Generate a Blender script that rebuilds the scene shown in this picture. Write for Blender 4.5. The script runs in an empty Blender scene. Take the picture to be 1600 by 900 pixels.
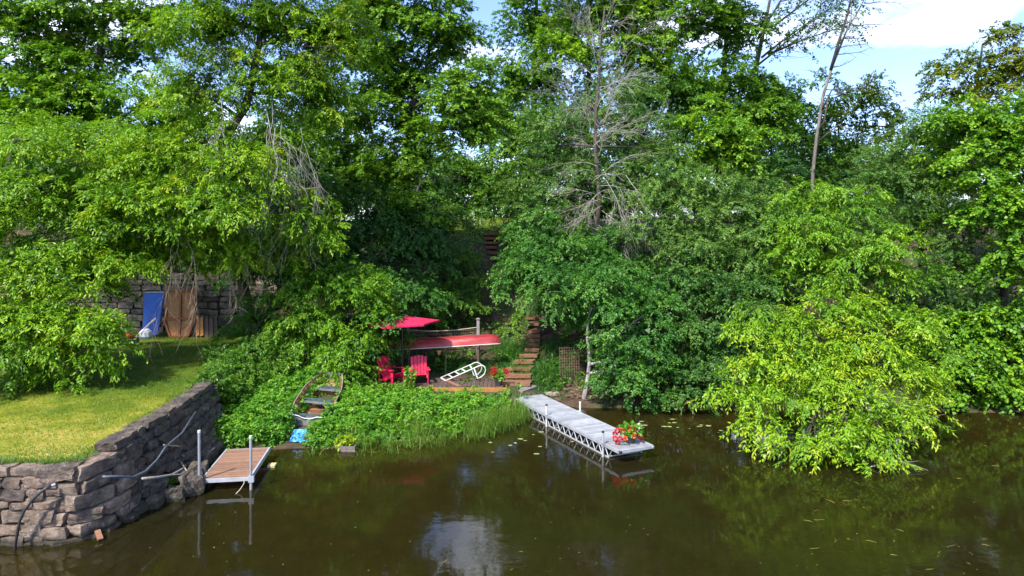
import bpy, math, random
import numpy as np
from mathutils import Vector, Matrix, noise as mnoise

random.seed(7)
RNG = np.random.default_rng(11)
SC = bpy.context.scene
COL = SC.collection
R = math.radians

# ------------------------------------------------------------------ camera
CAM_H = 6.2            # eye height over the river, metres
FOC = 1067.0           # focal length in pixels of the 1600 px wide photograph
HORIZON = 365.0        # row of the horizon in the photograph
cam_data = bpy.data.cameras.new('camera')
cam_data.sensor_width = 36.0
cam_data.lens = 36.0 * FOC / 1600.0
cam_data.shift_y = -(450.0 - HORIZON) / 1600.0
cam_data.clip_start = 0.1
cam_data.clip_end = 3000.0
cam = bpy.data.objects.new('camera', cam_data)
COL.objects.link(cam)
cam.location = (0, 0, CAM_H)
cam.rotation_euler = (R(90), 0, 0)
SC.camera = cam


def at(px, py, d):
    """point seen at photo pixel (px, py) standing d metres away"""
    return Vector(((px - 800.0) / FOC * d, d, CAM_H - (py - HORIZON) / FOC * d))


# ------------------------------------------------------------------ light
SUN_DIR = Vector((-0.46, -0.66, 1.0)).normalized()       # towards the sun
SUN_EL = math.asin(SUN_DIR.z)
SUN_ROT = math.atan2(SUN_DIR.x, SUN_DIR.y)
sun_data = bpy.data.lights.new('sun', 'SUN')
sun_data.energy = 3.2
sun_data.angle = R(3.0)
sun_data.color = (1.0, 0.95, 0.86)
sun = bpy.data.objects.new('sun', sun_data)
COL.objects.link(sun)
sun.rotation_euler = (-SUN_DIR).to_track_quat('-Z', 'Y').to_euler()

SC.view_settings.view_transform = 'Standard'
SC.view_settings.look = 'None'
SC.view_settings.exposure = 1.5
SC.view_settings.gamma = 1.0
SC.view_settings.use_curve_mapping = False
SC.cycles.max_bounces = 7
SC.cycles.diffuse_bounces = 3
SC.cycles.glossy_bounces = 3
SC.cycles.transmission_bounces = 4
SC.cycles.transparent_max_bounces = 8
SC.cycles.volume_bounces = 0
SC.cycles.caustics_reflective = False
SC.cycles.caustics_refractive = False
SC.cycles.sample_clamp_indirect = 6.0


class NT:
    """tiny helper round a node tree"""
    def __init__(self, tree):
        self.t = tree
        tree.nodes.clear()

    def n(self, kind, **kw):
        nd = self.t.nodes.new(kind)
        for k, v in kw.items():
            if k.startswith('i_'):
                key = k[2:].replace('_', ' ')
                nd.inputs[key].default_value = v
            else:
                setattr(nd, k, v)
        return nd

    def l(self, a, b):
        self.t.links.new(a, b)

    def ramp(self, stops, interp='LINEAR'):
        nd = self.t.nodes.new('ShaderNodeValToRGB')
        cr = nd.color_ramp
        cr.interpolation = interp
        while len(cr.elements) < len(stops):
            cr.elements.new(0.5)
        for e, (p, c) in zip(cr.elements, stops):
            e.position = p
            e.color = (c[0], c[1], c[2], 1.0) if hasattr(c, '__len__') else (c, c, c, 1.0)
        return nd

    def mix(self, fac, a, b, mode='MIX'):
        nd = self.t.nodes.new('ShaderNodeMix')
        nd.data_type = 'RGBA'
        nd.blend_type = mode
        for sock, v in ((nd.inputs[0], fac), (nd.inputs[6], a), (nd.inputs[7], b)):
            if isinstance(v, bpy.types.NodeSocket):
                self.t.links.new(v, sock)
            elif hasattr(v, '__len__'):
                sock.default_value = (v[0], v[1], v[2], 1.0)
            else:
                sock.default_value = v
        return nd.outputs[2]

    def math(self, op, a, b=0.0, clamp=False):
        nd = self.t.nodes.new('ShaderNodeMath')
        nd.operation = op
        nd.use_clamp = clamp
        for sock, v in ((nd.inputs[0], a), (nd.inputs[1], b)):
            if isinstance(v, bpy.types.NodeSocket):
                self.t.links.new(v, sock)
            else:
                sock.default_value = v
        return nd.outputs[0]


# ------------------------------------------------------------------ world: summer sky with drifting clouds
world = bpy.data.worlds.new('World')
SC.world = world
world.use_nodes = True
w = NT(world.node_tree)
tc = w.n('ShaderNodeTexCoord')
sky = w.n('ShaderNodeTexSky', sky_type='NISHITA')
sky.sun_disc = False
sky.sun_elevation = SUN_EL
sky.sun_rotation = SUN_ROT
sky.air_density = 1.0
sky.dust_density = 0.6
sky.ozone_density = 2.5
sep = w.n('ShaderNodeSeparateXYZ')
w.l(tc.outputs['Generated'], sep.inputs[0])
zz = w.math('ADD', w.math('MAXIMUM', sep.outputs[2], 0.0), 0.22)
cmb = w.n('ShaderNodeCombineXYZ')
w.l(w.math('DIVIDE', sep.outputs[0], zz), cmb.inputs[0])
w.l(w.math('DIVIDE', sep.outputs[1], zz), cmb.inputs[1])
mp = w.n('ShaderNodeMapping')
mp.inputs['Location'].default_value = (5.2, 0.7, 0.0)
w.l(cmb.outputs[0], mp.inputs[0])
cn = w.n('ShaderNodeTexNoise', i_Scale=1.15, i_Detail=8.0, i_Roughness=0.56, i_Distortion=0.25)
w.l(mp.outputs[0], cn.inputs['Vector'])
cr = w.ramp([(0.53, 0.0), (0.63, 0.7), (0.74, 1.0)])
w.l(cn.outputs['Fac'], cr.inputs[0])
cn2 = w.n('ShaderNodeTexNoise', i_Scale=4.0, i_Detail=6.0, i_Roughness=0.6)
w.l(mp.outputs[0], cn2.inputs['Vector'])
shade = w.ramp([(0.3, (6.2, 6.6, 7.4)), (0.7, (11.5, 11.6, 11.9))])
w.l(cn2.outputs['Fac'], shade.inputs[0])
skyblue = w.mix(1.0, sky.outputs[0], (1.08, 1.10, 1.34), 'MULTIPLY')
bg = w.n('ShaderNodeBackground', i_Strength=0.098)
above = w.math('MULTIPLY', w.math('ADD', sep.outputs[2], 0.02), 25.0, True)
w.l(w.mix(w.math('MULTIPLY', cr.outputs[0], above), skyblue, shade.outputs[0]), bg.inputs['Color'])
wo = w.n('ShaderNodeOutputWorld')
w.l(bg.outputs[0], wo.inputs[0])


# ------------------------------------------------------------------ materials
def new_mat(name):
    m = bpy.data.materials.new(name)
    m.use_nodes = True
    return m, NT(m.node_tree)


def plain(name, stops, scale=6.0, rough=0.7, metal=0.0, bump=0.0, bscale=None, stretch=None, spec=0.4, detail=5.0):
    """noise-mottled surface: stops are ramp stops of the base colour"""
    m, t = new_mat(name)
    c = t.n('ShaderNodeTexCoord')
    mpn = t.n('ShaderNodeMapping')
    if stretch:
        mpn.inputs['Scale'].default_value = stretch
    t.l(c.outputs['Object'], mpn.inputs[0])
    nz = t.n('ShaderNodeTexNoise', i_Scale=scale, i_Detail=detail, i_Roughness=0.62)
    t.l(mpn.outputs[0], nz.inputs['Vector'])
    rp = t.ramp(stops)
    t.l(nz.outputs['Fac'], rp.inputs[0])
    info = t.n('ShaderNodeObjectInfo')
    vr = t.math('ADD', t.math('MULTIPLY', info.outputs['Random'], 0.36), 0.82)
    cc = t.n('ShaderNodeCombineXYZ')
    for k in range(3):
        t.l(vr, cc.inputs[k])
    col = t.mix(1.0, rp.outputs[0], cc.outputs[0], 'MULTIPLY')
    b = t.n('ShaderNodeBsdfPrincipled', i_Roughness=rough, i_Metallic=metal)
    b.inputs['Specular IOR Level'].default_value = spec
    t.l(col, b.inputs['Base Color'])
    if bump:
        n2 = t.n('ShaderNodeTexNoise', i_Scale=bscale or scale * 3, i_Detail=6.0, i_Roughness=0.65)
        t.l(mpn.outputs[0], n2.inputs['Vector'])
        bm = t.n('ShaderNodeBump', i_Strength=bump, i_Distance=0.03)
        t.l(n2.outputs['Fac'], bm.inputs['Height'])
        t.l(bm.outputs[0], b.inputs['Normal'])
    o = t.n('ShaderNodeOutputMaterial')
    t.l(b.outputs[0], o.inputs[0])
    return m


def leaf_mat(name, stops, trans=0.38, rough=0.45, spec=0.35, tboost=(1.25, 1.3, 0.6)):
    m, t = new_mat(name)
    a = t.n('ShaderNodeAttribute', attribute_name='tint')
    rp = t.ramp(stops)
    t.l(a.outputs['Fac'], rp.inputs[0])
    b = t.n('ShaderNodeBsdfPrincipled', i_Roughness=rough)
    b.inputs['Specular IOR Level'].default_value = spec
    t.l(rp.outputs[0], b.inputs['Base Color'])
    tr = t.n('ShaderNodeBsdfTranslucent')
    t.l(t.mix(1.0, rp.outputs[0], tboost, 'MULTIPLY'), tr.inputs[0])
    mx = t.n('ShaderNodeMixShader')
    mx.inputs[0].default_value = trans
    t.l(b.outputs[0], mx.inputs[1])
    t.l(tr.outputs[0], mx.inputs[2])
    o = t.n('ShaderNodeOutputMaterial')
    t.l(mx.outputs[0], o.inputs[0])
    return m


M = {}
M['leaf_yellow'] = leaf_mat('boxelder_leaf', [(0, (.066, .165, .009)), (.4, (.145, .300, .011)), (.75, (.250, .400, .013)), (1, (.370, .430, .022))], .32)
M['leaf_bright'] = leaf_mat('bright_maple_leaf', [(0, (0.046, 0.140, 0.009)), (.5, (0.116, 0.266, 0.013)), (1, (0.248, 0.406, 0.018))], .32)
M['leaf_mid'] = leaf_mat('maple_leaf', [(0, (.036, .105, .010)), (.5, (.085, .205, .016)), (1, (.19, .35, .022))], .30)
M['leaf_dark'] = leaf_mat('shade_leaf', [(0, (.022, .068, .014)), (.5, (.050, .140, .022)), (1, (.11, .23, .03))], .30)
M['leaf_grey'] = leaf_mat('willow_leaf', [(0, (.046, .110, .020)), (.5, (.098, .215, .036)), (1, (.21, .34, .055))], .30, .45, .35)
M['leaf_blue'] = leaf_mat('dogwood_leaf', [(0, (.026, .088, .013)), (.5, (.052, .172, .023)), (1, (.14, .30, .04))], .28, .45, .3)
M['leaf_olive'] = leaf_mat('olive_leaf', [(0, (0.078, 0.130, 0.012)), (.5, (0.156, 0.221, 0.015)), (1, (0.338, 0.286, 0.020))], .30)
M['leaf_weed'] = leaf_mat('weed_leaf', [(0, (0.039, 0.149, 0.012)), (.5, (0.094, 0.265, 0.018)), (1, (0.198, 0.380, 0.025))], .38)
M['leaf_strap'] = leaf_mat('daylily_leaf', [(0, (0.022, 0.094, 0.022)), (.5, (0.050, 0.165, 0.028)), (1, (0.132, 0.275, 0.030))], .30)
M['grass'] = leaf_mat('grass_blade', [(0, (0.050, 0.132, 0.010)), (.45, (0.110, 0.209, 0.012)), (.75, (0.195, 0.260, 0.024)), (1, (0.350, 0.310, 0.080))], .35)
M['reed'] = leaf_mat('reed_blade', [(0, (0.048, 0.144, 0.017)), (.5, (0.120, 0.264, 0.022)), (1, (0.300, 0.360, 0.088))], .35)
M['petal_red'] = leaf_mat('geranium_petal', [(0, (.55, .01, .02)), (1, (.75, .02, .06))], .25, .5, .3, (1, 1, 1))
M['petal_orange'] = leaf_mat('orange_petal', [(0, (.75, .12, .01)), (1, (.85, .25, .02))], .25, .5, .3, (1, 1, 1))
M['petal_white'] = leaf_mat('white_petal', [(0, (.6, .65, .5)), (1, (.8, .8, .75))], .25, .5, .3, (1, 1, 1))

M['bark'] = plain('bark', [(.3, (.035, .026, .02)), (.6, (.09, .07, .055)), (.8, (.16, .135, .11))], 9, .9, 0, .8, 20, (1, 1, .25))
M['bark_pale'] = plain('pale_bark', [(.3, (.16, .14, .12)), (.55, (.36, .33, .29)), (.8, (.55, .52, .47))], 8, .85, 0, .7, 18, (1, 1, .3))
M['bark_grey'] = plain('grey_bark', [(.3, (.07, .058, .05)), (.55, (.16, .14, .12)), (.8, (.27, .24, .21))], 8, .9, 0, .7, 18, (1, 1, .3))
M['dead'] = plain('dead_wood', [(.3, (.23, .205, .17)), (.6, (.37, .34, .29)), (.8, (.49, .46, .40))], 8, .9)
M['dead_tan'] = plain('dry_twig', [(.3, (.18, .13, .085)), (.6, (.31, .24, .17)), (.8, (.42, .35, .27))], 8, .9)


def stone_mat(name, dark, mid, pale, lichen):
    m, t = new_mat(name)
    c = t.n('ShaderNodeTexCoord')
    info = t.n('ShaderNodeObjectInfo')
    vec = t.n('ShaderNodeVectorMath', operation='ADD')
    t.l(c.outputs['Object'], vec.inputs[0])
    off = t.n('ShaderNodeCombineXYZ')
    for k in range(3):
        t.l(t.math('MULTIPLY', info.outputs['Random'], 37.0 + 11 * k), off.inputs[k])
    t.l(off.outputs[0], vec.inputs[1])
    n1 = t.n('ShaderNodeTexNoise', i_Scale=3.2, i_Detail=9.0, i_Roughness=0.7)
    t.l(vec.outputs[0], n1.inputs['Vector'])
    rp = t.ramp([(.30, dark), (.5, mid), (.68, pale)])
    t.l(n1.outputs['Fac'], rp.inputs[0])
    hue = t.ramp([(0, (.62, .60, .60)), (.25, (1.22, 1.02, .90)), (.5, (.85, .80, .74)), (.75, (1.30, 1.18, 1.05)), (1, (.72, .66, .60))])
    t.l(info.outputs['Random'], hue.inputs[0])
    col = t.mix(1.0, rp.outputs[0], hue.outputs[0], 'MULTIPLY')
    n3 = t.n('ShaderNodeTexNoise', i_Scale=6.5, i_Detail=8.0, i_Roughness=0.72)
    t.l(vec.outputs[0], n3.inputs['Vector'])
    lr = t.ramp([(.58, 0.0), (.66, 0.85)])
    t.l(n3.outputs['Fac'], lr.inputs[0])
    col = t.mix(lr.outputs[0], col, lichen)
    n4 = t.n('ShaderNodeTexNoise', i_Scale=1.7, i_Detail=6.0, i_Roughness=0.7)
    t.l(vec.outputs[0], n4.inputs['Vector'])
    dr = t.ramp([(.47, 0.0), (.6, 0.8)])
    t.l(n4.outputs['Fac'], dr.inputs[0])
    col = t.mix(dr.outputs[0], col, (.045, .036, .034))
    geo = t.n('ShaderNodeNewGeometry')
    gz = t.n('ShaderNodeSeparateXYZ')
    t.l(geo.outputs['Position'], gz.inputs[0])
    wet = t.math('MULTIPLY', t.math('SUBTRACT', t.math('MULTIPLY', n1.outputs['Fac'], 0.34), gz.outputs[2]), 12.0, True)
    col = t.mix(t.math('MULTIPLY', wet, 0.8), col, (.030, .028, .014))
    moss = t.n('ShaderNodeTexNoise', i_Scale=2.3, i_Detail=8.0, i_Roughness=0.7)
    t.l(geo.outputs['Position'], moss.inputs['Vector'])
    mr = t.ramp([(.60, 0.0), (.72, .7)])
    t.l(moss.outputs['Fac'], mr.inputs[0])
    col = t.mix(mr.outputs[0], col, (.075, .085, .025))
    b = t.n('ShaderNodeBsdfPrincipled', i_Roughness=0.88)
    t.l(col, b.inputs['Base Color'])
    n2 = t.n('ShaderNodeTexNoise', i_Scale=11.0, i_Detail=9.0, i_Roughness=0.72)
    t.l(vec.outputs[0], n2.inputs['Vector'])
    bm = t.n('ShaderNodeBump', i_Strength=1.0, i_Distance=0.09)
    t.l(n2.outputs['Fac'], bm.inputs['Height'])
    t.l(bm.outputs[0], b.inputs['Normal'])
    o = t.n('ShaderNodeOutputMaterial')
    t.l(b.outputs[0], o.inputs[0])
    return m


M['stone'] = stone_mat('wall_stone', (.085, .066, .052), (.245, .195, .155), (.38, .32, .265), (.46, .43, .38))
M['stone_dark'] = stone_mat('stained_shaded_stone', (.042, .036, .028), (.10, .085, .066), (.18, .155, .125), (.40, .38, .33))  # side wall copy: dark stains, with that face's shade put into the colour
M['stone_back'] = stone_mat('far_wall_stone', (.10, .085, .07), (.22, .19, .15), (.33, .29, .23), (.40, .37, .32))
M['concrete'] = plain('concrete', [(.3, (.13, .12, .10)), (.6, (.25, .23, .20)), (.8, (.36, .33, .29))], 6, .9, 0, .4)
M['alu'] = plain('aluminium', [(.25, (.20, .205, .215)), (.45, (.30, .31, .33)), (.7, (.37, .385, .41))], 3.5, .5, .1, 0, None, (1, 1, 1), .5)
M['white_metal'] = plain('white_paint', [(.3, (.46, .47, .43)), (.7, (.58, .58, .54))], 6, .4)
M['black_plastic'] = plain('black_plastic', [(.3, (.012, .012, .013)), (.7, (.03, .03, .033))], 6, .4)
M['pipe'] = plain('blue_grey_pipe', [(.3, (.06, .075, .10)), (.7, (.12, .14, .18))], 6, .4)
M['wood_red'] = plain('weathered_cedar', [(.3, (.15, .070, .050)), (.55, (.25, .14, .088)), (.8, (.35, .235, .165))], 5, .75, 0, .25, 20, (1.2, 14, 8))
M['wood_dark'] = plain('dark_deck_wood', [(.3, (.05, .030, .022)), (.6, (.10, .066, .05)), (.8, (.16, .11, .085))], 5, .8, 0, .3, 20, (8, 1.2, 8))
M['wood_step'] = plain('step_wood', [(.3, (.13, .06, .03)), (.55, (.26, .125, .065)), (.8, (.38, .21, .12))], 6, .8, 0, .3, 18, (1.5, 9, 9))
M['wood_orange'] = plain('orange_timber', [(.3, (.28, .10, .025)), (.6, (.42, .18, .05)), (.8, (.52, .27, .10))], 5, .75, 0, .25, 18, (1.5, 8, 8))
M['wood_grey'] = plain('grey_timber', [(.3, (.11, .095, .085)), (.6, (.20, .17, .15)), (.8, (.30, .27, .24))], 6, .85, 0, .3, 18, (8, 8, 1.5))
M['osb'] = plain('chipboard', [(.3, (.19, .078, .027)), (.5, (.34, .15, .05)), (.62, (.50, .27, .11)), (.75, (.28, .13, .045))], 22, .8, 0, .2, 40)
M['wood_gate'] = plain('stained_frame_wood', [(.3, (.24, .075, .024)), (.7, (.36, .125, .042))], 6, .75)
M['blue_paint'] = plain('blue_paint', [(.3, (.008, .075, .36)), (.7, (.016, .12, .50))], 3, .5, 0, .1)
M['tarp'] = plain('blue_tarp', [(.3, (.02, .20, .55)), (.6, (.05, .33, .75)), (.8, (.15, .45, .85))], 9, .45)
M['red_plastic'] = plain('red_plastic', [(.3, (.50, .006, .045)), (.5, (.60, .012, .06)), (.75, (.66, .05, .09))], 5, .5)
M['red_cloth'] = plain('red_canopy_cloth', [(.3, (.36, .004, .035)), (.55, (.52, .010, .065)), (.75, (.60, .03, .085))], 2.5, .85, 0, .15, 8)
M['canoe'] = plain('faded_red_hull', [(.3, (.17, .012, .016)), (.5, (.29, .028, .030)), (.68, (.42, .085, .072))], 1.6, .42, 0, .06, 6, (.5, 2, 2))
M['gunwale'] = plain('pale_gunwale', [(.3, (.50, .42, .38)), (.7, (.66, .58, .52))], 5, .5)
M['rust'] = plain('rusty_hull_paint', [(.3, (.22, .085, .028)), (.55, (.36, .16, .06)), (.8, (.40, .26, .16))], 7, .8, 0, .3)
M['boat_metal'] = plain('dull_hull_metal', [(.3, (.20, .20, .19)), (.6, (.33, .33, .32)), (.8, (.45, .45, .44))], 5, .55, .3)
M['boat_seat'] = plain('dark_green_seat', [(.3, (.020, .035, .034)), (.7, (.045, .07, .068))], 5, .6)
M['mower_red'] = plain('mower_red', [(.3, (.42, .012, .01)), (.7, (.55, .02, .015))], 3, .35)
M['rope'] = plain('rope', [(.3, (.30, .25, .18)), (.7, (.50, .44, .34))], 30, .9)
M['wire'] = plain('rusty_wire', [(.3, (.13, .075, .05)), (.7, (.22, .14, .10))], 20, .8)
M['siding'] = plain('pale_siding', [(.3, (.62, .62, .60)), (.7, (.75, .75, .73))], 2, .7)
M['roofing'] = plain('grey_shingle', [(.3, (.07, .07, .075)), (.7, (.14, .14, .15))], 12, .9)
M['glass_dark'] = plain('window_glass', [(.3, (.02, .025, .03)), (.7, (.04, .05, .06))], 2, .08)
M['cyan_cloth'] = plain('sky_blue_canopy', [(.3, (.02, .36, .62)), (.7, (.05, .48, .75))], 3, .8)
M['pot'] = plain('dark_pot', [(.3, (.025, .022, .03)), (.7, (.055, .05, .062))], 6, .5)
M['terra_glow'] = plain('terracotta', [(.3, (.50, .20, .09)), (.7, (.62, .28, .13))], 6, .8)
M['mulch'] = plain('bark_mulch', [(.3, (.09, .042, .02)), (.5, (.20, .10, .05)), (.7, (.33, .18, .10))], 20, .9, 0, .6, 40)
M['stone_tan'] = plain('tan_stone', [(.3, (.30, .25, .17)), (.7, (.48, .42, .32))], 8, .9, 0, .3)
M['alu_dull'] = plain('dull_aluminium', [(.3, (.32, .32, .31)), (.7, (.46, .45, .43))], 8, .5, .3)
M['boat_rail'] = plain('scuffed_boat_rail', [(.3, (.17, .13, .10)), (.7, (.30, .26, .21))], 8, .7)
M['stem'] = plain('green_stem', [(.3, (.10, .16, .05)), (.7, (.20, .27, .10))], 8, .7)
M['terra_tan'] = plain('tan_foam', [(.3, (.36, .28, .12)), (.7, (.48, .40, .20))], 8, .8)
M['bag'] = plain('pale_plastic_bag', [(.3, (.55, .58, .60)), (.7, (.72, .74, .75))], 5, .4)
M['lily'] = plain('floating_leaf', [(.3, (.16, .19, .05)), (.6, (.30, .31, .12)), (.8, (.45, .43, .25))], 9, .5)
M['pondweed'] = plain('pondweed', [(.3, (.16, .14, .02)), (.7, (.30, .26, .05))], 9, .6)
M['debris'] = plain('fallen_twigs', [(.3, (.10, .06, .04)), (.6, (.20, .12, .075)), (.8, (.32, .2, .13))], 9, .9)


def ground_material():
    m, t = new_mat('forest_soil')
    c = t.n('ShaderNodeTexCoord')
    n1 = t.n('ShaderNodeTexNoise', i_Scale=1.4, i_Detail=9.0, i_Roughness=0.7)
    t.l(c.outputs['Object'], n1.inputs['Vector'])
    rp = t.ramp([(.3, (.030, .020, .014)), (.5, (.075, .050, .034)), (.7, (.15, .10, .07))])
    t.l(n1.outputs['Fac'], rp.inputs[0])
    n2 = t.n('ShaderNodeTexNoise', i_Scale=0.5, i_Detail=7.0, i_Roughness=0.7)
    t.l(c.outputs['Object'], n2.inputs['Vector'])
    gr = t.ramp([(.45, 0.0), (.6, .8)])
    t.l(n2.outputs['Fac'], gr.inputs[0])
    col = t.mix(gr.outputs[0], rp.outputs[0], (.030, .070, .014))
    sp = t.n('ShaderNodeSeparateXYZ')
    t.l(c.outputs['Object'], sp.inputs[0])
    # the river bed: silt and stones below the waterline
    vo = t.n('ShaderNodeTexVoronoi', i_Scale=1.6)
    t.l(c.outputs['Object'], vo.inputs['Vector'])
    bed = t.ramp([(.1, (.16, .115, .045)), (.45, (.10, .075, .028)), (.8, (.06, .05, .02))])
    t.l(vo.outputs['Distance'], bed.inputs[0])
    n5 = t.n('ShaderNodeTexNoise', i_Scale=0.9, i_Detail=8.0, i_Roughness=0.7)
    t.l(c.outputs['Object'], n5.inputs['Vector'])
    weed = t.ramp([(.5, 0.0), (.62, .85)])
    t.l(n5.outputs['Fac'], weed.inputs[0])
    bedc = t.mix(weed.outputs[0], bed.outputs[0], (.06, .085, .015))
    below = t.math('MULTIPLY', t.math('ADD', sp.outputs[2], -0.02), -12.0, True)
    col = t.mix(below, col, bedc)
    # lawn up on the crest and on the terrace
    b = t.n('ShaderNodeBsdfPrincipled', i_Roughness=0.95)
    b.inputs['Specular IOR Level'].default_value = 0.15
    t.l(col, b.inputs['Base Color'])
    n3 = t.n('ShaderNodeTexNoise', i_Scale=9.0, i_Detail=8.0, i_Roughness=0.7)
    t.l(c.outputs['Object'], n3.inputs['Vector'])
    bm = t.n('ShaderNodeBump', i_Strength=0.8, i_Distance=0.08)
    t.l(n3.outputs['Fac'], bm.inputs['Height'])
    t.l(bm.outputs[0], b.inputs['Normal'])
    o = t.n('ShaderNodeOutputMaterial')
    t.l(b.outputs[0], o.inputs[0])
    return m


def lawn_material():
    m, t = new_mat('mown_lawn')
    c = t.n('ShaderNodeTexCoord')
    n1 = t.n('ShaderNodeTexNoise', i_Scale=0.55, i_Detail=8.0, i_Roughness=0.65)
    t.l(c.outputs['Object'], n1.inputs['Vector'])
    sp = t.n('ShaderNodeSeparateXYZ')
    t.l(c.outputs['Object'], sp.inputs[0])
    # the strip by the wall is dry, sun-bleached turf
    dry = t.math('MULTIPLY', t.math('SUBTRACT', 20.5, sp.outputs[1]), 0.17, True)
    f = t.math('ADD', t.math('MULTIPLY', n1.outputs['Fac'], 0.75), t.math('MULTIPLY', dry, 0.24))
    rp = t.ramp([(.30, (.045, .085, .008)), (.45, (.10, .13, .010)), (.54, (.20, .20, .020)), (.68, (.38, .29, .07))])
    t.l(f, rp.inputs[0])
    n2 = t.n('ShaderNodeTexNoise', i_Scale=14.0, i_Detail=6.0, i_Roughness=0.7)
    t.l(c.outputs['Object'], n2.inputs['Vector'])
    gr = t.ramp([(.3, (.6, .6, .6)), (.7, (1.35, 1.35, 1.3))])
    t.l(n2.outputs['Fac'], gr.inputs[0])
    b = t.n('ShaderNodeBsdfPrincipled', i_Roughness=0.95)
    b.inputs['Specular IOR Level'].default_value = 0.1
    t.l(t.mix(1.0, rp.outputs[0], gr.outputs[0], 'MULTIPLY'), b.inputs['Base Color'])
    bm = t.n('ShaderNodeBump', i_Strength=0.7, i_Distance=0.05)
    t.l(n2.outputs['Fac'], bm.inputs['Height'])
    t.l(bm.outputs[0], b.inputs['Normal'])
    o = t.n('ShaderNodeOutputMaterial')
    t.l(b.outputs[0], o.inputs[0])
    return m


def water_material():
    m, t = new_mat('river_water')
    c = t.n('ShaderNodeTexCoord')
    mpn = t.n('ShaderNodeMapping')
    mpn.inputs['Scale'].default_value = (1.0, 1.6, 1.0)
    t.l(c.outputs['Object'], mpn.inputs[0])
    n1 = t.n('ShaderNodeTexNoise', i_Scale=2.2, i_Detail=4.0, i_Roughness=0.55)
    t.l(mpn.outputs[0], n1.inputs['Vector'])
    n2 = t.n('ShaderNodeTexNoise', i_Scale=0.35, i_Detail=2.0)
    t.l(c.outputs['Object'], n2.inputs['Vector'])
    amp = t.ramp([(.38, .25), (.62, 1.0)])
    t.l(n2.outputs['Fac'], amp.inputs[0])
    bm = t.n('ShaderNodeBump', i_Distance=0.012)
    t.l(t.math('MULTIPLY', amp.outputs[0], 0.40), bm.inputs['Strength'])
    t.l(n1.outputs['Fac'], bm.inputs['Height'])
    fr = t.n('ShaderNodeFresnel', i_IOR=1.5)
    t.l(bm.outputs[0], fr.inputs['Normal'])
    gl = t.n('ShaderNodeBsdfGlossy', i_Roughness=0.015)
    t.l(bm.outputs[0], gl.inputs['Normal'])
    tr = t.n('ShaderNodeBsdfTransparent')
    tr.inputs[0].default_value = (.72, .68, .42, 1)
    df = t.n('ShaderNodeBsdfDiffuse')
    df.inputs[0].default_value = (.027, .024, .0065, 1)
    mm = t.n('ShaderNodeMixShader')
    mm.inputs[0].default_value = 0.42
    t.l(tr.outputs[0], mm.inputs[1])
    t.l(df.outputs[0], mm.inputs[2])
    mx = t.n('ShaderNodeMixShader')
    t.l(fr.outputs[0], mx.inputs[0])
    t.l(mm.outputs[0], mx.inputs[1])
    t.l(gl.outputs[0], mx.inputs[2])
    o = t.n('ShaderNodeOutputMaterial')
    t.l(mx.outputs[0], o.inputs['Surface'])
    va = t.n('ShaderNodeVolumeAbsorption', i_Density=0.8)
    va.inputs[0].default_value = (.55, .48, .18, 1)
    t.l(va.outputs[0], o.inputs['Volume'])
    return m


M['ground'] = ground_material()
M['lawn'] = lawn_material()
M['water'] = water_material()

# ------------------------------------------------------------------ object helpers
WLOC = {}


def wloc(o):
    return WLOC.get(o.name, Vector((0, 0, 0)))


def tag(o, label=None, cat=None, group=None, kind=None):
    if label:
        o['label'] = label
    if cat:
        o['category'] = cat
    if group:
        o['group'] = group
    if kind:
        o['kind'] = kind
    return o


def thing(name, label, cat, loc=(0, 0, 0), group=None):
    o = bpy.data.objects.new(name, None)
    o.empty_display_size = 0.2
    COL.objects.link(o)
    o.location = loc
    WLOC[o.name] = Vector(loc)
    return tag(o, label, cat, group)


def link(name, mesh, parent=None, kind=None, label=None):
    o = bpy.data.objects.new(name, mesh)
    COL.objects.link(o)
    if parent is not None:
        o.parent = parent
    WLOC[o.name] = wloc(parent) if parent is not None else Vector((0, 0, 0))
    if kind:
        o['kind'] = kind
    if label:
        o['label'] = label
    return o


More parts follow.
